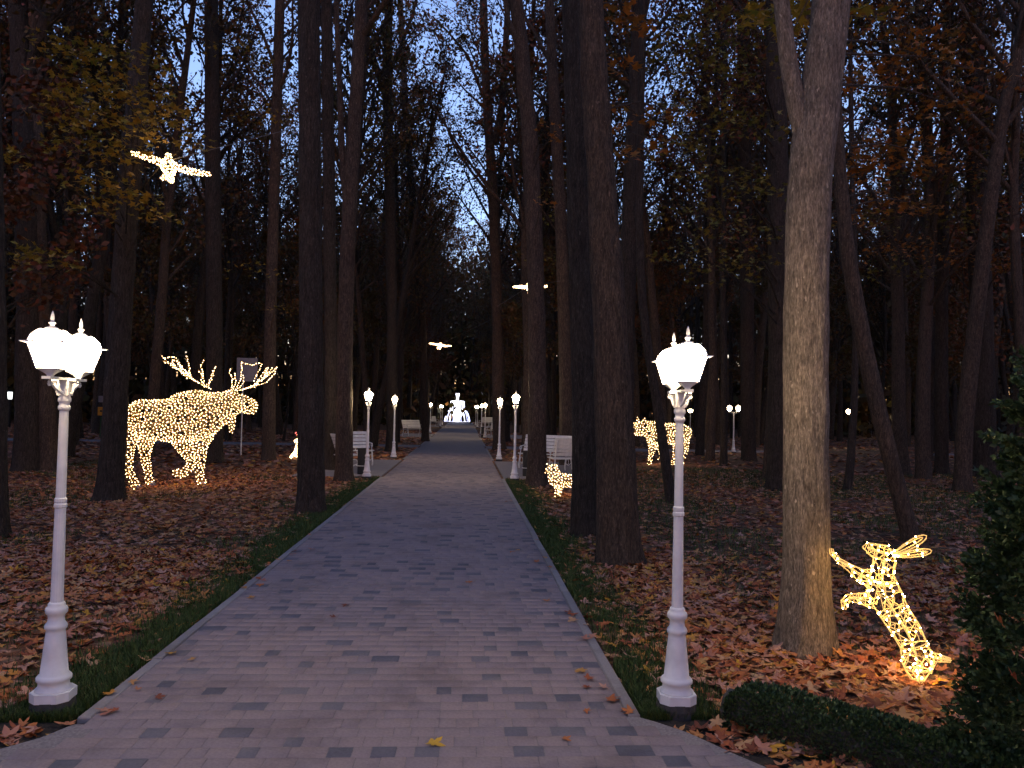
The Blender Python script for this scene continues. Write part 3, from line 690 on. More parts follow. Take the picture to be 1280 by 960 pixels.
for v in range(4):                                      # understorey maples, leaves low down
    rg = random.Random(500+v); Ht = rg.uniform(7, 11); r0 = 0.055
    pts = [np.array([0, 0, -0.1])]; d = np.array([rg.gauss(0, .08), rg.gauss(0, .08), 1.0])
    while pts[-1][2] < Ht: d = d + np.array([rg.gauss(0, .06), rg.gauss(0, .06), 0.05]); d /= np.linalg.norm(d); pts.append(pts[-1]+d*0.7)
    rad = [max(0.01, r0*(1-0.9*i/len(pts))) for i in range(len(pts))]
    V, F, C, rr = trunk_mesh(pts, rad, 8, 0.4, 0, 0.3, 40+v, None)
    wood, LV, LF = grow(C, rr, 2.6, 18, 2.8, 700+v, 22, 0.08, elev=(5, 45))
    UND.append((join_wood(V, F, wood, 'trunk', M['bark']), np_mesh('crown', LV, LF, M['crown']), r0))
# sight lines that the photograph shows open: (px0, px1, nearest Y allowed)
OPEN = [(140,345,24),(640,725,27),(785,862,29),(455,500,30),(905,925,37),(1055,1100,46),(160,262,20),(1040,1200,12),(0,24,62),(110,135,43),(296,322,32),(360,376,30),(405,475,28)]
placed = [(b[0], b[1]) for b, _, _ in TPOS.values()]
LAMPS_XY = [(-2.2,4.45),(1.2,4.45),(-2.25,18.95),(1.2,18.95),(-2.3,26.4),(1.15,26.0),(11.65,34.17),(20.03,40.5),(34.5,66.2),(-32.4,59.2)]
forest = []
tries = 0
while len(forest) < 270 and tries < 60000:
    tries += 1
    y = rnd.uniform(13, 100) if rnd.random() < 0.75 else rnd.uniform(20, 60); x = rnd.uniform(-0.72, 0.76)*y
    if rnd.random() < 0.24 and y > 28: x = rnd.choice([rnd.uniform(-5.5, -3.2), rnd.uniform(2.2, 4.6)])
    if -3.2 < x < 2.2 or paved(x, y): continue
    if -6.4 < x < 5.4 and any(a-1 < y < b+1 for a, b in POCKETS): continue
    u, _ = proj((x, y, 1)); wpx = 0.2*FPX/y + 3
    if any(a-wpx < u < b+wpx and y < yy for a, b, yy in OPEN): continue
    if y < 17 : continue
    md = 1.7 if y < 40 else 1.9
    if any((x-a)**2+(y-b)**2 < md*md for a, b in placed): continue
    if any((x-a)**2+(y-b)**2 < 1.4 for a, b in LAMPS_XY): continue
    placed.append((x, y)); forest.append((x, y))
for i, (x, y) in enumerate(forest):
    und = i % 6 == 5
    tm, cm, r0 = (UND if und else VAR)[i % (len(UND) if und else len(VAR))]
    zone = 'this side of the cross path' if y < 34.4 else ('just past the cross path' if y < 60 else 'deep in towards the fountain')
    if und: tr = thing('young_maple', f'thin young maple with low leaves among tall trunks, {zone}', 'tree', (x, y, gz(x, y)), rnd.uniform(0, 6.28), 'young maples in the wood')
    elif x < 0: tr = thing('forest_tree', f'tall dark forest tree, moose side of path, {zone}', 'tree', (x, y, gz(x, y)), rnd.uniform(0, 6.28), 'forest trees on the moose side')
    else: tr = thing('forest_tree', f'tall dark forest tree, fox side of path, {zone}', 'tree', (x, y, gz(x, y)), rnd.uniform(0, 6.28), 'forest trees on the hare side')
    s = rnd.uniform(0.85, 1.2); tr.scale = (s, s, s*rnd.uniform(0.92, 1.1))
    link('trunk', tm, tr); link('crown', cm, tr)
# the wood going on behind, one mass
fw = MB(); LC = []
def wood_tree(x, y, k, k2, hs=(16, 25)):
    h = rnd.uniform(*hs); r0 = rnd.uniform(0.12, 0.24)
    fw.tube([(x, y, -0.2), (x+rnd.gauss(0, .3), y, h*0.5), (x+rnd.gauss(0, .7), y, h)], [r0, r0*0.75, 0.04], 5, False)
    z = NR.uniform(0, 1, k)**0.8*(h-3)+3.5
    LC.append(np.stack([x+NR.normal(0, 1.9, k), y+NR.normal(0, 1.7, k), z], -1))
    LC.append(np.stack([x+NR.normal(0, 2.0, k2), y+NR.normal(0, 1.7, k2), NR.uniform(0.1, 4, k2)], -1))
for i in range(1350):                                   # in front, behind the single trees
    a = rnd.uniform(-0.95, 0.95); rr_ = rnd.uniform(72, 165)**1.0; x, y = rr_*math.sin(a), rr_*math.cos(a)
    if -5 < x < 4 and y < 110: continue
    wood_tree(x, y, 105, 34)
for i in range(420):                                    # unseen wood round the plaza behind the camera, added to block low sky light
    a = rnd.uniform(0.75, 2*math.pi-0.75); rr_ = rnd.uniform(24, 75); x, y = rr_*math.sin(a), rr_*math.cos(a)
    if inpoly(x, y, PLAZA) or abs(x) < 7 and y > -14: continue
    wood_tree(x, y, 80, 20, (16, 22))
for i in range(150):                                    # behind the fountain
    x = rnd.uniform(-16, 15); y = rnd.uniform(108, 150)
    if abs(x+0.95) < 2.5 and y < 111: continue
    wood_tree(x, y, 150, 70, (20, 28))
V, F = rand_quads(np.concatenate(LC), 0.44, NR)
far = fw.obj('far_wood', M['bark']); tag(far, 'dark mass of distant wood behind the fountain and the far trunks', 'wood', kind='stuff')
tag(link('far_foliage', np_mesh('far_foliage', V, F, M['crown']), far), kind='stuff')

# ------------------------------------------------------------------ lamp posts
def sq(h): return [(-h, -h), (h, -h), (h, h), (-h, h)]
def build_lamp():
    root = thing('lamp_post', '', 'lamp')
    MB().lathe([(0.115, -0.06), (0.113, 0.03), (0.105, 0.066)], 18).obj('pedestal', M['pedestal'], root)
    c = 0.045; a = 0.10
    oct_ = [(-a+c, -a), (a-c, -a), (a, -a+c), (a, a-c), (a-c, a), (-a+c, a), (-a, a-c), (-a, -a+c)]
    MB().prism(oct_, 0.064, 0.112).obj('base_plate', M['white_paint'], root)
    MB().lathe([(0.093, 0.108), (0.090, 0.122), (0.078, 0.135), (0.076, 0.158), (0.088, 0.168), (0.088, 0.182), (0.080, 0.192), (0.070, 0.2), (0.060, 0.30), (0.049, 0.415),
                (0.046, 0.43), (0.055, 0.44), (0.057, 0.452), (0.053, 0.462), (0.043, 0.475), (0.040, 0.495), (0.043, 0.512), (0.054, 0.522), (0.056, 0.54), (0.052, 0.552), (0.043, 0.558), (0.044, 0.568), (0.039, 0.576), (0.036, 0.58)], 24).obj('base', M['white_paint'], root, True)
    sh = [(0.0325, 0.575)]
    sh += [(0.0275, 1.08), (0.0275, 1.085), (0.033, 1.09), (0.033, 1.105), (0.029, 1.112), (0.031, 1.12), (0.031, 1.135), (0.0255, 1.142), (0.0225, 1.62)]
    MB().lathe(sh, 16).obj('shaft', M['white_paint'], root)
    MB().lathe([(0.0225, 1.61), (0.031, 1.622), (0.031, 1.635), (0.026, 1.642), (0.026, 1.655), (0.033, 1.664), (0.033, 1.678), (0.028, 1.69), (0.033, 1.70)], 18).obj('collar', M['white_paint'], root, True)
    br = MB(); br.box(-0.03, 0.03, -0.03, 0.03, 1.695, 1.782)
    br.box(-0.022, 0.022, -0.235, 0.235, 1.778, 1.792); br.box(-0.062, 0.062, -0.02, 0.02, 1.774, 1.788)
    for s in (-1, 1):
        for ax in (0, 1):
            L_ = 0.19 if ax == 0 else 0.052
            pts = []
            for t in np.linspace(0, 1, 9):
                q = 0.034 + (L_-0.034)*t; pts.append((q, 1.705 + 0.065*t**1.6))
            cx, cz = pts[-1][0], pts[-1][1]-0.014
            for t in np.linspace(0.3, 5.2, 9): pts.append((cx + 0.016*math.sin(t)*(1-t/9), cz + 0.014*math.cos(t)*(1-t/9)))
            P3 = [(0, s*q, z) if ax == 0 else (s*q, 0, z) for q, z in pts]; br.tube(P3, 0.0065, 6)
    br.obj('bracket', M['white_paint'], root)
    lme = {}
    def lantern(dy):
        if not lme:
            fr = MB()
            fr.lathe([(0.018, -0.004), (0.026, 0.008), (0.04, 0.016), (0.058*1.41, 0.034), (0.062*1.41, 0.040)], 4, math.pi/4)
            e = 0.134; fr.prism(sq(e), 0.168, 0.1735); fr.prism(sq(0.103), 0.1735, 0.179)
            for sx in (-1, 1):
                for sy in (-1, 1):
                    fr.tube([(sx*0.060, sy*0.060, 0.036), (sx*0.103, sy*0.103, 0.17)], 0.0045, 5)
                    fr.tube([(sx*0.101, sy*0.101, 0.176), (sx*0.090, sy*0.090, 0.205), (sx*0.062, sy*0.062, 0.232), (sx*0.045, sy*0.045, 0.24)], 0.0045, 5)
            fr.lathe([(0.064, 0.230), (0.056, 0.238), (0.035, 0.250), (0.014, 0.256)], 4, math.pi/4)
            lme['cage'] = fr.mesh('lantern', M['white_paint'])
            lme['fin'] = MB().lathe([(0.013, 0.252), (0.013, 0.266), (0.021, 0.270), (0.021, 0.276), (0.010, 0.281), (0.0125, 0.296), (0.0105, 0.312), (0.004, 0.330), (0.001, 0.336)], 10).mesh('finial', M['white_paint'], True)
            b0, b1 = 0.057, 0.0995
            lme['side'] = MB().add([(-b0, -b0, 0.040), (b0, -b0, 0.040), (b1, -b1, 0.168), (-b1, -b1, 0.168)], [(0, 1, 2, 3)]).mesh('pane', M['pane'])
            lme['roof'] = MB().add([(-.098, -.098, .178), (.098, -.098, .178), (.088, -.088, .205), (-.088, -.088, .205), (.060, -.060, .231), (-.060, -.060, .231)], [(0, 1, 2, 3), (3, 2, 4, 5)]).mesh('roof_pane', M['roof_pane'])
        l = link('lantern', lme['cage'], root, None, (0, dy, 1.794)); l.scale = (0.83, 0.83, 1.02)
        link('finial', lme['fin'], l)
        for k in range(4):
            for kind in ('side', 'roof'):
                p = link('pane' if kind == 'side' else 'roof_pane', lme[kind], l); p.rotation_euler = (0, 0, k*math.pi/2)
    lantern(-0.185); lantern(0.185)
    return root
lamp0 = build_lamp(); lamp_used = False
def lamp(x, y, rz, label, group='white lamp posts'):
    global lamp_used
    o = lamp0 if not lamp_used else copy_tree(lamp0); lamp_used = True
    o.location = (x, y, gz(x, y) if abs(x) > 3 else -0.01); o.rotation_euler = (0, 0, rz); tag(o, label, 'lamp', group)
lamp(-2.18, 4.5, R(4), 'white lamp post with two lit lanterns by the plaza, on the moose side')
lamp(1.21, 4.45, R(-3), 'white lamp post with two lit lanterns by the plaza, beside hedge and ash trunk')
SIDE = [('moose', -2.25), ('fox', 1.2)]
ordn = ['first', 'second', 'third']
for k, (y0, y1) in enumerate(POCKETS):
    for nm, x in SIDE:
        rz = R(rnd.uniform(-6, 6)) if k else R(4 if nm == 'moose' else -3)
        lamp(x, y0-0.5, rz, f'lit white lamp post at the near corner of the {ordn[k]} bench bay, {nm} side')
        lamp(x-0.05 if nm == 'moose' else x-0.05, y1+0.5 if k else (26.5 if nm == 'moose' else 26.2), rz, f'lit white lamp post at the far corner of the {ordn[k]} bench bay, {nm} side')
lamp(11.65, 34.1, R(62), 'small lit lamp post with lanterns apart on the lawn between moose cow and ash trunk')
lamp(20.03, 40.5, R(10), 'small lit lamp post beyond the cross path, seen past the ash trunk')
lamp(34.5, 66.2, R(5), 'tiny lit lamp post farthest away past the ash trunk, beside the leaning trunk')
p = at(863, 516, 62); lamp(p[0], p[1], R(5), 'tiny lit lantern far off right behind the lamp post next to the hedge')
# slim cool-white bollard lamp far off on the moose side
p = at(12, 500, 52.0); t = thing('path_light', 'slim dark post with a cool white lamp far behind the forked trunk', 'lamp', (p[0], p[1], gz(p[0], p[1])))
MB().lathe([(0.11, -0.1), (0.11, 1.75), (0.13, 1.76), (0.13, 1.8)], 10).obj('post', M['black'], t)
MB().lathe([(0.13, 1.8), (0.15, 2.25)], 10).obj('lamp_glass', M['pane_cool'], t)
MB().lathe([(0.18, 2.25), (0.16, 2.3), (0.02, 2.36)], 10).obj('lamp_cap', M['black'], t)

# ------------------------------------------------------------------ light figures
OCT = (np.array([(1, 0, 0), (-1, 0, 0), (0, 1, 0), (0, -1, 0), (0, 0, 1), (0, 0, -1)], float),
       np.array([(0, 2, 4), (2, 1, 4), (1, 3, 4), (3, 0, 4), (2, 0, 5), (1, 2, 5), (3, 1, 5), (0, 3, 5)]))
def seg_dist(P, a, b, ra, rb):
    ab = b-a; t = np.clip(((P-a) @ ab)/max(1e-9, ab @ ab), 0, 1); return np.linalg.norm(P-(a+t[:, None]*ab), axis=1) - (ra+(rb-ra)*t)
def figure(name, label, cat, loc, rz, parts, vs, mind, wire_r, bulb_r, mw, mb, lines_=(), link_d=1.9, kn=4, bulb_keep=1.0, seed=1, group='lit wire figures', bend=None, feet=None, line_step=0.85):
    """parts: list of (part name, [(u,v,z,r)...] chains); surface points -> web of wire with a bulb at the knots"""
    rg = np.random.default_rng(seed)
    root = thing(name, label, cat, loc, rz, group)
    caps = []
    for pi, (pn, ch) in enumerate(parts):
        for a, b in zip(ch[:-1], ch[1:]):
            caps.append((pi, np.array([a[0], a[1]/vs, a[2]]), np.array([b[0], b[1]/vs, b[2]]), a[3], b[3]))
    P = []; PI = []
    for ci, (pi, a, b, ra, rb) in enumerate(caps):
        ln = np.linalg.norm(b-a); n = int(14*(ln+ra+rb)*(ra+rb)*3.2/(mind*mind)) + 12
        d = (b-a)/max(ln, 1e-6); e = np.cross(d, [0.3, 0.9, 0.2]); e /= np.linalg.norm(e); f = np.cross(d, e)
        t = rg.uniform(0, 1, n); ph = rg.uniform(0, 6.283, n); r = ra+(rb-ra)*t
        Q = a + t[:, None]*(b-a) + r[:, None]*(np.cos(ph)[:, None]*e + np.sin(ph)[:, None]*f)
        S = rg.normal(size=(n//2, 3)); S /= np.linalg.norm(S, axis=1)[:, None]; h = n//4
        Q = np.concatenate([Q, a+S[:h]*ra, b+S[h:]*rb])
        keep = np.ones(len(Q), bool)
        for cj, (_, a2, b2, r2, r3) in enumerate(caps):
            keep &= seg_dist(Q, a2, b2, r2, r3) > (-0.002 if cj == ci else -0.006)
        Q = Q[keep]; P.append(Q); PI.append(np.full(len(Q), pi))
    P = np.concatenate(P); PI = np.concatenate(PI); P = P*np.array([1, vs, 1]); o = rg.permutation(len(P)); P = P[o]; PI = PI[o]
    sel = np.zeros((0, 3)); si = []
    buf = np.empty((len(P), 3)); k = 0
    for q, pi in zip(P, PI):
        if k == 0 or np.min(np.sum((buf[:k]-q)**2, 1)) > mind*mind: buf[k] = q; k += 1; si.append(pi)
    sel = buf[:k]; si = np.array(si)
    if bend: sel = np.array([bend(q) for q in sel])
    kd = kdtree.KDTree(k)
    for i, q in enumerate(sel): kd.insert(q, i)
    kd.balance(); edges = set()
    for i, q in enumerate(sel):
        for co, j, dd in kd.find_n(q, kn+1):
            if j != i and dd < mind*link_d: edges.add((min(i, j), max(i, j)))
    for pi, (pn, ch) in enumerate(parts):
        wmb = MB()
        for i, j in edges:
            if si[i] == pi:
                m_ = (sel[i]+sel[j])/2 + rg.normal(0, mind*0.06, 3); wmb.tube([sel[i], m_, sel[j]], wire_r, 3, False)
        if not wmb.v: continue
        w_ = wmb.obj(pn, mw, root)
        bp = sel[si == pi]; bp = bp[rg.uniform(size=len(bp)) < bulb_keep]
        if len(bp):
            v, f = scatter(OCT[0], OCT[1], bp, rots(len(bp), 1.0, rg), rg.uniform(0.75, 1.2, len(bp))*bulb_r)
            tag(link('bulbs', np_mesh('bulbs', v, f, mb), w_), kind='stuff')
    for pn, polys in lines_:
        wmb = MB(); bp = []
        for poly in polys:
            pl = np.array([bend(np.array(q, float)) if bend else q for q in poly], float); wmb.tube(pl, wire_r*1.15, 4)
            d = np.r_[0, np.cumsum(np.linalg.norm(np.diff(pl, axis=0), axis=1))]
            for s in np.arange(0, d[-1]+1e-6, mind*line_step):
                bp.append([np.interp(s, d, pl[:, q]) for q in range(3)])
        bp = np.array(bp) + rg.normal(0, mind*0.12, (len(bp), 3)); w_ = wmb.obj(pn, mw, root)
        v, f = scatter(OCT[0], OCT[1], bp, rots(len(bp), 1.0, rg), rg.uniform(0.75, 1.2, len(bp))*bulb_r)
        tag(link('bulbs', np_mesh('bulbs', v, f, mb), w_), kind='stuff')
    if feet:
        for x, v_, z_ in feet: MB().lathe([(0.06, 0), (0.055, 0.06), (0.035, 0.1)], 8, 0, (x, v_, z_)).obj('hoof', M['sign'], root)
    return root
def crop(cx0, cy0, u):
    return lambda x, y, r=0, v=0.0: ((x-cx0)/u, v, (cy0-y)/u, r/u)
# moose
q = crop(434, 889, 303)
moose_parts = [
 ('body', [q(185,430,58), q(250,445,105), q(330,465,128), q(430,470,140), q(520,445,160), q(590,430,150)]),
 ('hump', [q(480,400,110), q(560,375,105)]),
 ('neck', [q(590,420,140), q(700,390,108), q(760,360,80)]),
 ('head', [q(750,345,72), q(830,350,58), q(885,368,52), q(893,378,44)]),
 ('dewlap', [q(770,440,32), q(782,480,22), q(775,540,10)]),
 ('leg', [q(190,520,70,-.16), q(172,620,42,-.16), q(168,700,32,-.16), q(182,790,24,-.16), q(222,875,24,-.16)]),
 ('leg', [q(270,540,75,.16), q(268,630,45,.16), q(266,690,30,.16), q(284,790,22,.16), q(300,862,24,.16)]),
 ('leg', [q(590,540,85,-.17), q(588,640,44,-.17), q(590,720,32,-.17), q(588,800,24,-.17), q(606,868,26,-.17)]),
 ('leg', [q(480,580,75,.17), q(500,650,48,.17), q(542,720,30,.17), q(536,772,26,.17), q(490,815,26,.17), q(455,805,24,.17)]),
]
def ql(pts, v0, v1): return [tuple(q(x, y, 0, v0+(v1-v0)*i/max(1, len(pts)-1))[:3]) for i, (x, y) in enumerate(pts)]
antl = [ql([(640,265),(590,240),(530,205),(460,160),(400,125),(345,70)], -.15, -.55), ql([(530,205),(470,140),(420,70),(385,75),(365,85)], -.35, -.55), ql([(515,195),(505,130),(487,65)], -.35, -.45),
        ql([(600,240),(590,160),(575,130),(590,85)], -.2, -.3), ql([(625,245),(650,180),(665,110)], -.18, -.2), ql([(560,225),(480,185),(410,120),(350,100)], -.3, -.6), ql([(545,212),(490,165),(440,110),(400,85)], -.35, -.55), ql([(470,165),(440,105)], -.42, -.5), ql([(510,190),(455,125)], -.38, -.48), ql([(420,135),(400,90)], -.46, -.55), ql([(585,235),(578,170),(560,140)], -.2, -.28), ql([(612,245),(640,195),(652,140)], -.18, -.2)]
antr = [ql([(740,275),(830,262),(900,240),(970,195),(1030,140),(1072,90)], .15, .55), ql([(830,262),(920,225),(990,165),(1015,90)], .2, .5), ql([(770,262),(780,190),(755,150),(775,115)], .15, .2),
        ql([(800,255),(830,190),(838,130),(832,75)], .2, .3), ql([(832,75),(900,92),(968,75),(950,130),(920,200)], .3, .45), ql([(900,245),(1000,205),(1055,150),(1075,95)], .35, .6), ql([(850,258),(940,215),(1010,150),(1045,100)], .25, .55), ql([(930,215),(975,150),(1000,110)], .35, .5), ql([(970,190),(1020,125)], .4, .5), ql([(785,255),(800,200),(790,150)], .15, .22), ql([(815,255),(850,215),(845,160)], .2, .28)]
g = gnd(216, 605)
figure('moose_figure', 'large walking moose with antlers made of wire and warm lights', 'light figure', (g[0], g[1], gz(g[0], g[1])-0.0), R(20), moose_parts, 0.66, 0.058, 0.0046, 0.0098, M['wire'], M['bulb'],
       [('antler', antl), ('antler', antr)], seed=3, feet=[q(240,900,0,-.16)[:3], q(315,888,0,.16)[:3], q(612,889,0,-.17)[:3]])
# moose cow, head behind the twin trunks
q = crop(420, 572, 274)
cow = [
 ('body', [q(300,285,72), q(360,300,92), q(450,302,92), q(545,295,82), q(580,290,66)]),
 ('neck', [q(310,270,75), q(230,262,62), q(160,268,55)]),
 ('head', [q(160,268,50), q(110,300,38), q(80,330,30)]),
 ('ear', [q(235,215,18,-.05), q(242,180,8,-.08)]),
 ('ear', [q(180,215,14,.1), q(178,172,7,.16)]),
 ('leg', [q(320,360,58,-.13), q(312,430,30,-.13), q(300,500,18,-.13), q(290,560,18,-.13)]),
 ('leg', [q(345,370,48,.13), q(368,430,24,.13), q(390,480,17,.13), q(372,520,14,.13)]),
 ('leg', [q(570,340,60,-.13), q(590,430,28,-.13), q(575,500,17,-.13), q(560,560,17,-.13)]),
 ('leg', [q(540,350,60,.13), q(520,430,28,.13), q(505,500,17,.13), q(490,558,17,.13), q(462,552,12,.13)]),
 ('tail', [q(605,285,18), q(612,330,10)]),
]
g = gnd(831, 583)
figure('moose_cow_figure', 'moose cow without antlers made of wire and warm lights behind the crooked thin trunk', 'light figure', (g[0], g[1], gz(g[0], g[1])), R(-14), cow, 0.62, 0.070, 0.0052, 0.0115, M['wire'], M['bulb'], seed=5)
# fox
q = crop(560, 905, 392)
fox = [
 ('body', [q(500,765,52), q(560,775,52), q(660,780,50), q(720,775,48)]),
 ('neck', [q(505,745,48), q(490,710,40)]),
 ('head', [q(482,695,38), q(455,698,26), q(436,712,14)]),
 ('ear', [q(462,675,14,-.02), q(438,655,4,-.04)]),
 ('ear', [q(505,672,16,.05), q(520,652,5,.08)]),
 ('leg', [q(520,800,34,-.05), q(522,850,20,-.05), q(516,900,13,-.05)]),
 ('leg', [q(525,800,32,.06), q(540,850,18,.06), q(545,895,12,.06)]),
 ('leg', [q(700,800,40,-.06), q(650,850,16,-.06), q(645,900,12,-.06)]),
 ('leg', [q(720,800,38,.06), q(705,850,18,.06), q(715,900,12,.06)]),
 ('tail', [q(745,770,22), q(800,740,34), q(850,760,12)]),
]
g = gnd(703, 622)
figure('fox_figure', 'small standing fox made of wire and warm lights beside the path', 'light figure', (g[0], g[1], gz(g[0], g[1])), R(-6), fox, 0.75, 0.050, 0.0035, 0.0085, M['wire'], M['bulb'], seed=6)
# hare leaning on the ash trunk
q = crop(540, 905, 903)
hare = [
 ('body', [q(350,300,54), q(348,370,82), q(362,430,92), q(410,520,80), q(470,610,78), q(510,690,72)]),
 ('haunch', [q(520,720,70), q(532,780,84), q(530,820,66)]),
 ('hind_foot', [q(532,840,46), q(537,885,22)]),
 ('neck', [q(352,280,58), q(362,225,62)]),
 ('head', [q(375,190,46), q(320,182,42), q(268,172,30)]),
 ('foreleg', [q(300,350,58), q(235,345,40), q(170,310,22), q(110,280,15), q(68,240,14), q(64,215,10)]),
 ('foreleg', [q(280,470,44,-.03), q(220,468,26,-.06), q(165,478,20,-.08), q(142,510,20,-.08), q(140,548,10,-.08)]),
 ('tail', [q(600,742,26), q(650,745,18), q(697,748,10)]),
]
def loop(ax, ay, bx, by, w, v):
    out = []
    for i in range(15):
        t = i/14; a = math.pi*2*t; along = 0.5-0.5*math.cos(a); side = math.sin(a)*w*(0.6+0.6*along)
        dx, dy = bx-ax, by-ay; n = math.hypot(dx, dy); out.append(tuple(q(ax+dx*along-dy/n*side, ay+dy*along+dx/n*side, 0, v)[:3]))
    return out
ears = [('ear', [loop(405,190,578,68,24,-.01), loop(405,190,560,82,11,.012)]), ('ear', [loop(425,205,608,158,22,.03), loop(425,205,590,166,9,.045)])]
def contour(ch, vs=0.85):
    c = np.array(ch, float); d = np.gradient(c[:, [0, 2]], axis=0); d /= np.linalg.norm(d, axis=1)[:, None]; out = []
    for s in (-1, 1): out.append([(p[0]-dd[1]*s*p[3], p[1], p[2]+dd[0]*s*p[3]) for p, dd in zip(c, d)])
    for s in (-1, 1): out.append([(p[0], p[1]+s*p[3]*vs, p[2]) for p in c])
    for p, dd in zip(c[1:-1:2], d[1:-1:2]):
        out.append([(p[0]-dd[1]*p[3]*math.cos(a), p[1]+vs*p[3]*math.sin(a), p[2]+dd[0]*p[3]*math.cos(a)) for a in np.linspace(0, 2*math.pi, 13)])
    return out
ropes = contour(hare[0][1]+hare[1][1][1:]+hare[2][1][1:]) + contour(hare[3][1]) + contour(hare[4][1]) + contour(hare[5][1]) + contour(hare[6][1]) + contour(hare[7][1])
ears.append(('contour_rope', ropes))
g = gnd(1150, 858)
def bend_hare(p):                                   # leans back towards the trunk as it rises
    k = max(0.0, -p[0]); return p + np.array([0, 0.10*min(1.0, p[2]/0.6) + 0.70*max(0.0, k-0.22), 0])
figure('hare_figure', 'rearing hare of glowing wire rope leaning its paw on the ash trunk', 'light figure', (g[0], g[1], gz(g[0], g[1])-0.01), R(-26), hare, 0.85, 0.037, 0.0034, 0.0068, M['wire_hare'], M['bulb_hare'],
       ears, seed=8, bulb_keep=0.24, kn=3, link_d=1.8, bend=bend_hare, line_step=4.2)
hf = [o for o in bpy.data.objects if o.name.startswith('hind_foot')][0]
v, f = scatter(OCT[0], OCT[1], np.array([q(*p_)[:3] for p_ in ((530,850),(545,870),(520,865),(540,888),(533,840),(552,855),(515,840),(528,880),(548,800),(515,790),(560,780),(535,760))]) + NR.normal(0, .012, (12, 3)) + np.array([0, .03, 0]), rots(12, 1), np.full(12, .0075))
tag(link('bulbs', np_mesh('bulbs', v, f, M['bulb_hare']), hf), kind='stuff')
# small sitting figure peeping out behind the straight verge trunk
g = gnd(372, 573)
sq_ = [('body', [(0, 0, .16, .13), (0.03, 0, .34, .11), (.02, 0, .46, .08)]), ('head', [(-.02, 0, .56, .07), (-.09, 0, .55, .04)]), ('leg', [(-.06, -.06, .2, .06), (-.14, -.06, .12, .04), (-.2, -.06, .05, .04)]), ('leg', [(-.06, .06, .2, .06), (-.14, .06, .12, .04), (-.2, .06, .05, .04)]), ('tail', [(.13, 0, .12, .05), (.22, 0, .3, .07), (.2, 0, .5, .08), (.28, 0, .6, .03)])]
fs = figure('squirrel_figure', 'small sitting lit figure half hidden behind the straight verge trunk', 'light figure', (g[0], g[1], gz(g[0], g[1])), R(12), sq_, 0.9, 0.036, 0.003, 0.0115, M['wire'], M['bulb'], seed=9)
sv, sf = scatter(OCT[0], OCT[1], np.array([(-.07, -.03, .80), (-.06, 0, .84), (-.05, .02, .76)]) + NR.normal(0, .01, (3, 3)), rots(3, 1), np.array([.016]*3))
st = MB().tube([(-.02, 0, .6), (-.06, 0, .84)], 0.004, 4).obj('ear', M['wire'], fs); tag(link('red_bulbs', np_mesh('red_bulbs', sv, sf, M['bulb_red']), st), kind='stuff')
# birds
def bird(loc, rz, tilt, s, label, seed):
    b = [('body', [(0, -.16*s, .04*s, .08*s), (0, -.03*s, 0, .13*s), (0, .14*s, -.05*s, .10*s)]), ('head', [(0.02*s, -.22*s, .12*s, .06*s), (0.03*s, -.32*s, .12*s, .02*s)]),
         ('tail', [(0, .2*s, -.12*s, .06*s), (0.0, .34*s, -.17*s, .05*s)]), ('tail', [(-.02*s, .2*s, -.10*s, .05*s), (-.14*s, .34*s, -.16*s, .04*s)]),
         ('wing', [(-.08*s, 0, .03*s, .06*s), (-.36*s, -.02*s, .07*s, .055*s), (-.68*s, .05*s, .11*s, .03*s)]), ('wing', [(.08*s, 0, .03*s, .06*s), (.36*s, -.02*s, -.01*s, .055*s), (.70*s, .05*s, .03*s, .03*s)])]
    o = figure('bird_figure', label, 'light figure', loc, rz, b, 1.0, 0.046*s, 0.0035, 0.013, M['wire'], M['bulb'], seed=seed)
    o.rotation_euler = (0, tilt, rz); return o
def cable(pts, label):
    pts = np.array(pts, float); n = 17; out = []
    for i in range(len(pts)-1):
        for t in np.linspace(0, 1, 9)[(1 if i else 0):]: out.append(pts[i]*(1-t)+pts[i+1]*t)
    tag(MB().tube(out, 0.006, 5).obj('suspension_cable', M['cable']), label, 'cable', 'cables holding the lit birds')
def trunk_at(key, z):
    b, C, rr = TPOS[key]; return np.array([np.interp(z, C[:, 2], C[:, k]) for k in range(3)])
B1 = at(211, 208, 13.7); bird(B1, R(8), R(9), 0.92, 'large lit flying bird hung high above the lit moose', 21)
cable([trunk_at('T5', B1[2]+0.45), B1+np.array([0, 0, 0.1]), trunk_at('T4', B1[2]+0.5)], 'thin cable between two trunks holding the bird above the moose')
B2 = at(662, 360, 23.0); bird(B2, R(-20), R(-3), 0.72, 'lit flying bird partly behind the trunk beside the fox, above the white benches', 22)
e2 = at(707, 352, 25.0); T = trunk_at('T24', e2[2]); cable([trunk_at('T23', B2[2]+0.9), B2+np.array([0, 0, 0.06]), T], 'thin cable holding the bird above the white benches')
B3 = at(550, 432, 42.0); bird(B3, R(3), R(2), 0.82, 'distant lit flying bird hung over the path before the fountain', 23)
cable([trunk_at('T22', B3[2]+0.6), B3+np.array([0, 0, 0.06]), trunk_at('T23', B3[2]+0.7)], 'thin cable over the path holding the distant bird')

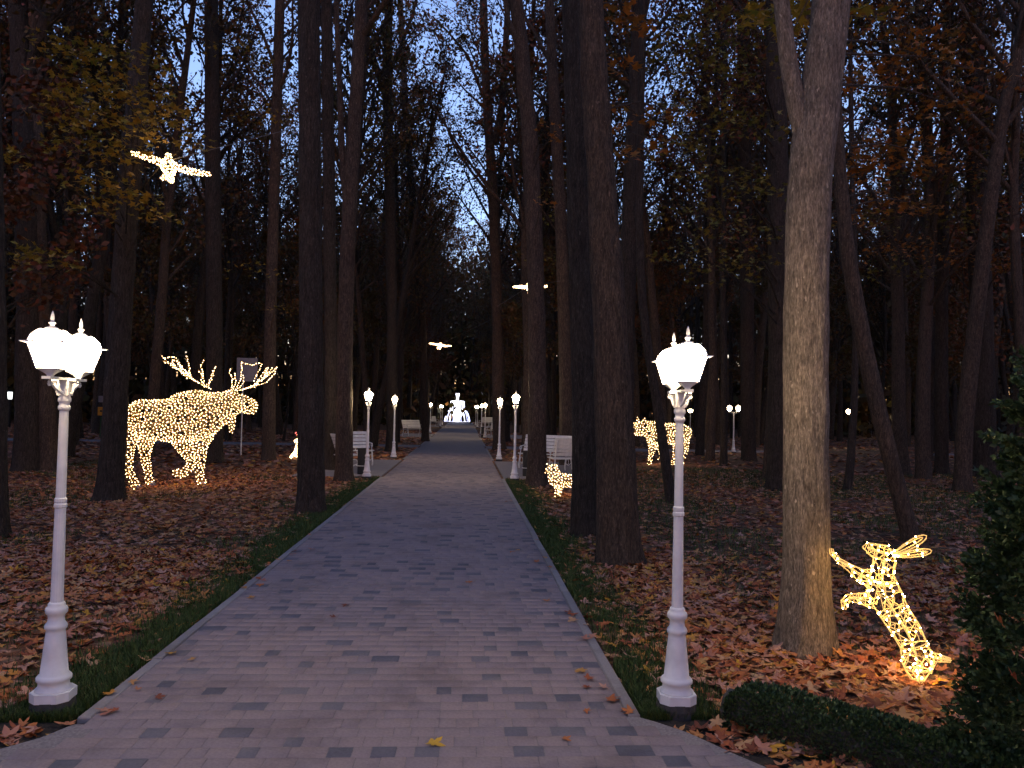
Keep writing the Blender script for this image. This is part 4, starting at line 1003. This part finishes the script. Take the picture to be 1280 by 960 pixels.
# ------------------------------------------------------------------ fountain of lights
t = thing('light_fountain', 'tiered fountain of white and blue lights at the end of the path', 'fountain', (-0.95, 103, -0.03))
MB().lathe([(1.75, 0), (1.75, 0.12), (1.62, 0.14), (1.6, 0.05)], 28).obj('basin', M['white_paint'], t)
MB().lathe([(0.30, 0.05), (0.34, 0.5), (0.62, 0.95), (0.75, 1.25), (0.72, 1.32)], 20).obj('lower_bowl', M['fountain_white'], t)
MB().lathe([(0.26, 1.32), (0.24, 1.9), (0.5, 2.5), (0.84, 2.68), (0.84, 2.76), (0.2, 2.8)], 20).obj('upper_bowl', M['fountain_white'], t)
MB().lathe([(0.17, 2.8), (0.12, 3.2), (0.2, 3.5), (0.24, 3.72), (0.22, 3.74)], 14).obj('top_vase', M['fountain_white'], t)
for k in range(20):
    a = 2*math.pi*k/20; ca, sa = math.cos(a), math.sin(a); pts = [(ca*(0.7+0.95*u), sa*(0.7+0.95*u), 1.3+0.38*math.sin(u*math.pi*0.72)-1.42*u**3) for u in np.linspace(0, 1, 10)]
    MB().tube(pts, 0.035, 5).obj('water_strand', M['fountain_white' if k % 2 else 'fountain_blue'], t)
for k in range(16):
    a = 2*math.pi*k/16; ca, sa = math.cos(a), math.sin(a)
    MB().tube([(ca*.84, sa*.84, 2.7), (ca*.88, sa*.88, 2.2), (ca*.9, sa*.9, 1.5)], 0.04, 5).obj('light_curtain_strand', M['fountain_white' if k % 3 else 'fountain_blue'], t)

# ------------------------------------------------------------------ benches and bins
def build_bench():
    root = thing('bench', '', 'bench')
    Lb = 0.78
    for sx in (-1, 1):
        fr = MB(); x = sx*(Lb-0.06)
        fr.tube([(x, -.25, 0), (x, -.27, .10), (x, -.23, .25), (x, -.20, .40), (x, -.22, .43)], .018, 6)
        fr.tube([(x, .26, 0), (x, .22, .14), (x, .16, .30), (x, .17, .42), (x, .24, .66), (x, .33, .92)], .018, 6)
        fr.tube([(x, -.22, .41), (x, 0, .395), (x, .18, .40)], .016, 6)
        arm = [(x, .22, .64), (x, .05, .65), (x, -.14, .63)] + [(x, -.17-.055*math.sin(a), .58+.05*math.cos(a)) for a in np.linspace(0.2, 5.4, 12)]
        fr.tube(arm, .014, 6); fr.tube([(x, -.20, .42), (x, -.16, .50), (x, -.19, .56)], .013, 6)
        fr.tube([(x, -.10-.09*math.cos(a), .22+.09*math.sin(a)) for a in np.linspace(-1, 4.6, 12)], .010, 5)
        fr.tube([(x, -.23, .2), (x, .0, .12), (x, .22, .2)], .011, 5)
        fr.obj('side_frame', M['iron'], root)
    sl = MB().box(-Lb, Lb, -.042, .042, -.012, .012).mesh('slat', M['bench_wood'])
    for k in range(5): link('seat_slat', sl, root, None, (0, -.19+.092*k, .425-.006*k))
    for k in range(5):
        o = link('back_slat', sl, root, None, (0, .165+.033*k, .52+.098*k)); o.rotation_euler = (R(72), 0, 0)
    return root
bench0 = build_bench(); bench_used = False
def bench(x, y, rz, label):
    global bench_used
    o = bench0 if not bench_used else copy_tree(bench0); bench_used = True
    o.location = (x, y, -0.003); o.rotation_euler = (0, 0, rz); tag(o, label, 'bench', 'white slatted benches')
bench(-3.38, 23.2, R(28), 'white slatted bench facing the path in the first bay, moose side, beside the lamp')
_p = at(424, 575, 21.6); bench(_p[0], 21.6, R(123), 'white slatted bench with its back to the plaza in the first bay, moose side')
bench(2.35, 23.0, R(-30), 'white slatted bench facing the path in the first bay, fox side, behind the lamp')
bench(3.05, 21.4, R(196), 'white slatted bench with its back to the plaza in the first bay, above the fox')
for k, (y0, y1) in enumerate(POCKETS[1:]):
    bench(-3.1, y0+2.2, R(50), f'small white bench in the {ordn[k+1]} bay, moose side of the path')
    bench(2.0, y0+2.2, R(-50), f'small white bench in the {ordn[k+1]} bay, fox side of the path')
def bin_(x, y, label):
    t = thing('litter_bin', label, 'bin', (x, y, -0.003), 0, 'black litter bins')
    MB().lathe([(0.12, 0), (0.125, 0.02), (0.125, 0.60), (0.14, 0.61), (0.14, 0.64), (0.115, 0.64), (0.11, 0.3)], 16).obj('bucket', M['black'], t)
    MB().lathe([(0.145, 0.2), (0.145, 0.215)], 16).obj('band', M['iron'], t)
bin_(-2.52, 20.2, 'slim black litter bin behind the lamp at the first bench bay, moose side')
bin_(1.62, 20.3, 'slim black litter bin behind the lamp at the first bench bay, fox side')
bin_(1.12, 47.9, 'slim black litter bin at the second bench bay, fox side')

# ------------------------------------------------------------------ signs
p = at(309, 461, 27.0); t = thing('notice_board', 'plain grey notice board on a thin post behind the moose antlers', 'sign', (p[0], p[1], gz(p[0], p[1])), R(12))
zc = p[2]-gz(p[0], p[1])
MB().box(-.33, .33, -.02, .02, zc-.42, zc+.36).obj('panel', M['sign'], t)
MB().tube([(-0.12, .03, -.1), (-0.12, .03, zc+.2)], 0.02, 8).obj('post', M['iron'], t)
p = gnd(126, 548); t = thing('sign_post', 'small grey and orange sign boxes on a green post far behind the lit moose', 'sign', (p[0], p[1], gz(p[0], p[1])), R(10))
MB().box(-.05, .05, -.05, .05, -.1, 1.0).obj('post', M['green_paint'], t)
MB().box(-.17, .17, -.12, .12, 1.0, 1.52).obj('box', M['black'], t)
MB().box(-.14, .14, -.14, -.122, 1.06, 1.46).obj('orange_plate', M['sign_yellow'], t)
MB().lathe([(0.05, 0), (0.05, 0.015)], 8, 0, (0, 0, 0)).obj('mark', M['black'], t).matrix_local = Matrix.Translation((0, -.142, 1.27)) @ Matrix.Rotation(R(90), 4, 'X')
MB().box(-.16, .16, -.03, .03, 1.68, 1.98).obj('grey_plate', M['sign'], t)
MB().box(-.02, .02, -.02, .02, 1.5, 1.7).obj('neck', M['black'], t)

# ------------------------------------------------------------------ hedge and thuja
def foliage(points, normals, size, m, name, parent, rng):
    n = len(points); a = normals + rng.normal(0, .6, (n, 3)); a /= np.linalg.norm(a, axis=1)[:, None]
    b = np.cross(a, rng.normal(size=(n, 3))); b /= np.linalg.norm(b, axis=1)[:, None]
    s = rng.uniform(.6, 1.25, n)[:, None]*size
    V = np.stack([points, points+a*s*.55+b*s*.38, points+a*s*1.2, points+a*s*.55-b*s*.38], 1).reshape(-1, 3)
    return link(name, np_mesh(name, V, np.arange(4*n).reshape(n, 4), m), parent)
def hedge(line, wdt, hgt, label, n):
    c = np.array(line, float); root = thing('clipped_hedge', label, 'hedge', (c[0][0], c[0][1], -0.03), 0, 'low clipped hedges'); c = c-c[0]
    d = np.r_[0, np.cumsum(np.linalg.norm(np.diff(c, axis=0), axis=1))]; rng = np.random.default_rng(len(line)+n)
    s = rng.uniform(0, d[-1], n); a = rng.uniform(-.25, math.pi+.25, n)
    cx = np.interp(s, d, c[:, 0]); cyy = np.interp(s, d, c[:, 1]); e = 0.01
    tx = np.interp(s+e, d, c[:, 0])-np.interp(s-e, d, c[:, 0]); ty = np.interp(s+e, d, c[:, 1])-np.interp(s-e, d, c[:, 1]); tl = np.hypot(tx, ty)+1e-9
    nxx, nyy = -ty/tl, tx/tl
    end = np.clip(np.minimum(s, d[-1]-s)/0.12, 0, 1)**0.5
    lump = np.array([1+0.18*noise.noise((x*5, y*5, q*1.3)) for x, y, q in zip(cx, cyy, a)])
    rr_ = rng.uniform(.72, 1, n)**.5*lump*(0.35+0.65*end)
    ca = np.sign(np.cos(a))*np.abs(np.cos(a))**.6; sa = np.sign(np.sin(a))*np.abs(np.sin(a))**.6
    P = np.stack([cx+nxx*ca*wdt*rr_, cyy+nyy*ca*wdt*rr_, np.maximum(0.01, 0.03+sa*hgt*rr_)], -1); N = np.stack([nxx*ca, nyy*ca, sa+.3], -1)
    foliage(P, N, 0.017, M['hedge'], 'foliage', root, rng)
    core = MB(); core.tube(np.c_[c, np.full(len(c), hgt*.42)], wdt*.62, 8); core.obj('inner_twigs', M['pedestal'], root)
hedge([(1.48, 4.36), (1.66, 4.16), (1.9, 3.9), (2.2, 3.62), (2.6, 3.2), (3.0, 2.75)], 0.16, 0.20, 'low clipped box hedge running from the lamp post towards the thuja', 26000)
hedge([(-2.52, 4.38), (-2.72, 4.2), (-3.05, 3.9), (-3.5, 3.5)], 0.16, 0.22, 'low clipped box hedge behind the lamp post on the moose side', 14000)
p = (2.68, 3.35, -0.03); t = thing('thuja_shrub', 'tall bushy green thuja shrub in front of the hare', 'shrub', p); rng = np.random.default_rng(77)
MB().tube([(0, 0, -.1), (0.02, 0, .8), (0, 0.02, 2.0)], [.04, .03, .01], 8).obj('stem', M['bark'], t)
PP, NN = [], []
for k in range(330):                                   # upright feathery sprays
    z = rng.uniform(0.02, 1.0)**1.15*1.95; prof = 0.52*(1-(z/2.15)**1.7)**.8*rng.uniform(.72, 1.06); a = rng.uniform(0, 6.283)
    o_ = np.array([math.cos(a), math.sin(a), 0]); ln = rng.uniform(.16, .30)*(1-.3*z/1.95); base = o_*prof*.62 + np.array([0, 0, z]); dr = o_*.85+np.array([0, 0, rng.uniform(.1, .7)]); dr /= np.linalg.norm(dr); sd = np.cross(dr, rng.normal(size=3)); sd /= np.linalg.norm(sd)
    m_ = 150; u = rng.uniform(0, 1, m_); w_ = (rng.integers(-4, 5, m_)/4*.42 + rng.normal(0, .03, m_))*ln*(1-u*.7)
    PP.append(base + dr*(u*ln)[:, None] + sd*w_[:, None] + rng.normal(0, .006, (m_, 3))); NN.append(np.tile(dr, (m_, 1)) + sd*np.sign(w_)[:, None]*.6)
foliage(np.concatenate(PP), np.concatenate(NN), 0.026, M['thuja'], 'foliage', t, rng)
for px, py in ((1252, 780), (1270, 850)):
    lp = at(px, py, 3.0); o = link('fallen_leaf', np_mesh('fallen_leaf', *FULL[3], M['litter']), ground, None, lp); o.scale = (.05,)*3; o.rotation_euler = (0.9, .3, 1.0)
# bare soil round the lamp feet at the plaza corners
for poly in ([(1.0, 4.42), (1.2, 4.19), (1.37, 3.9), (1.5, 3.7), (1.7, 3.78), (1.5, 4.15), (1.38, 4.62), (1.1, 4.68)], [(-1.99, 4.36), (-2.07, 4.16), (-2.2, 4.02), (-2.66, 3.76), (-2.8, 3.95), (-2.5, 4.3), (-2.4, 4.7), (-2.1, 4.65)]):
    tag(MB().prism(poly, -0.1, -0.018).obj('soil', M['soil']), kind='structure')
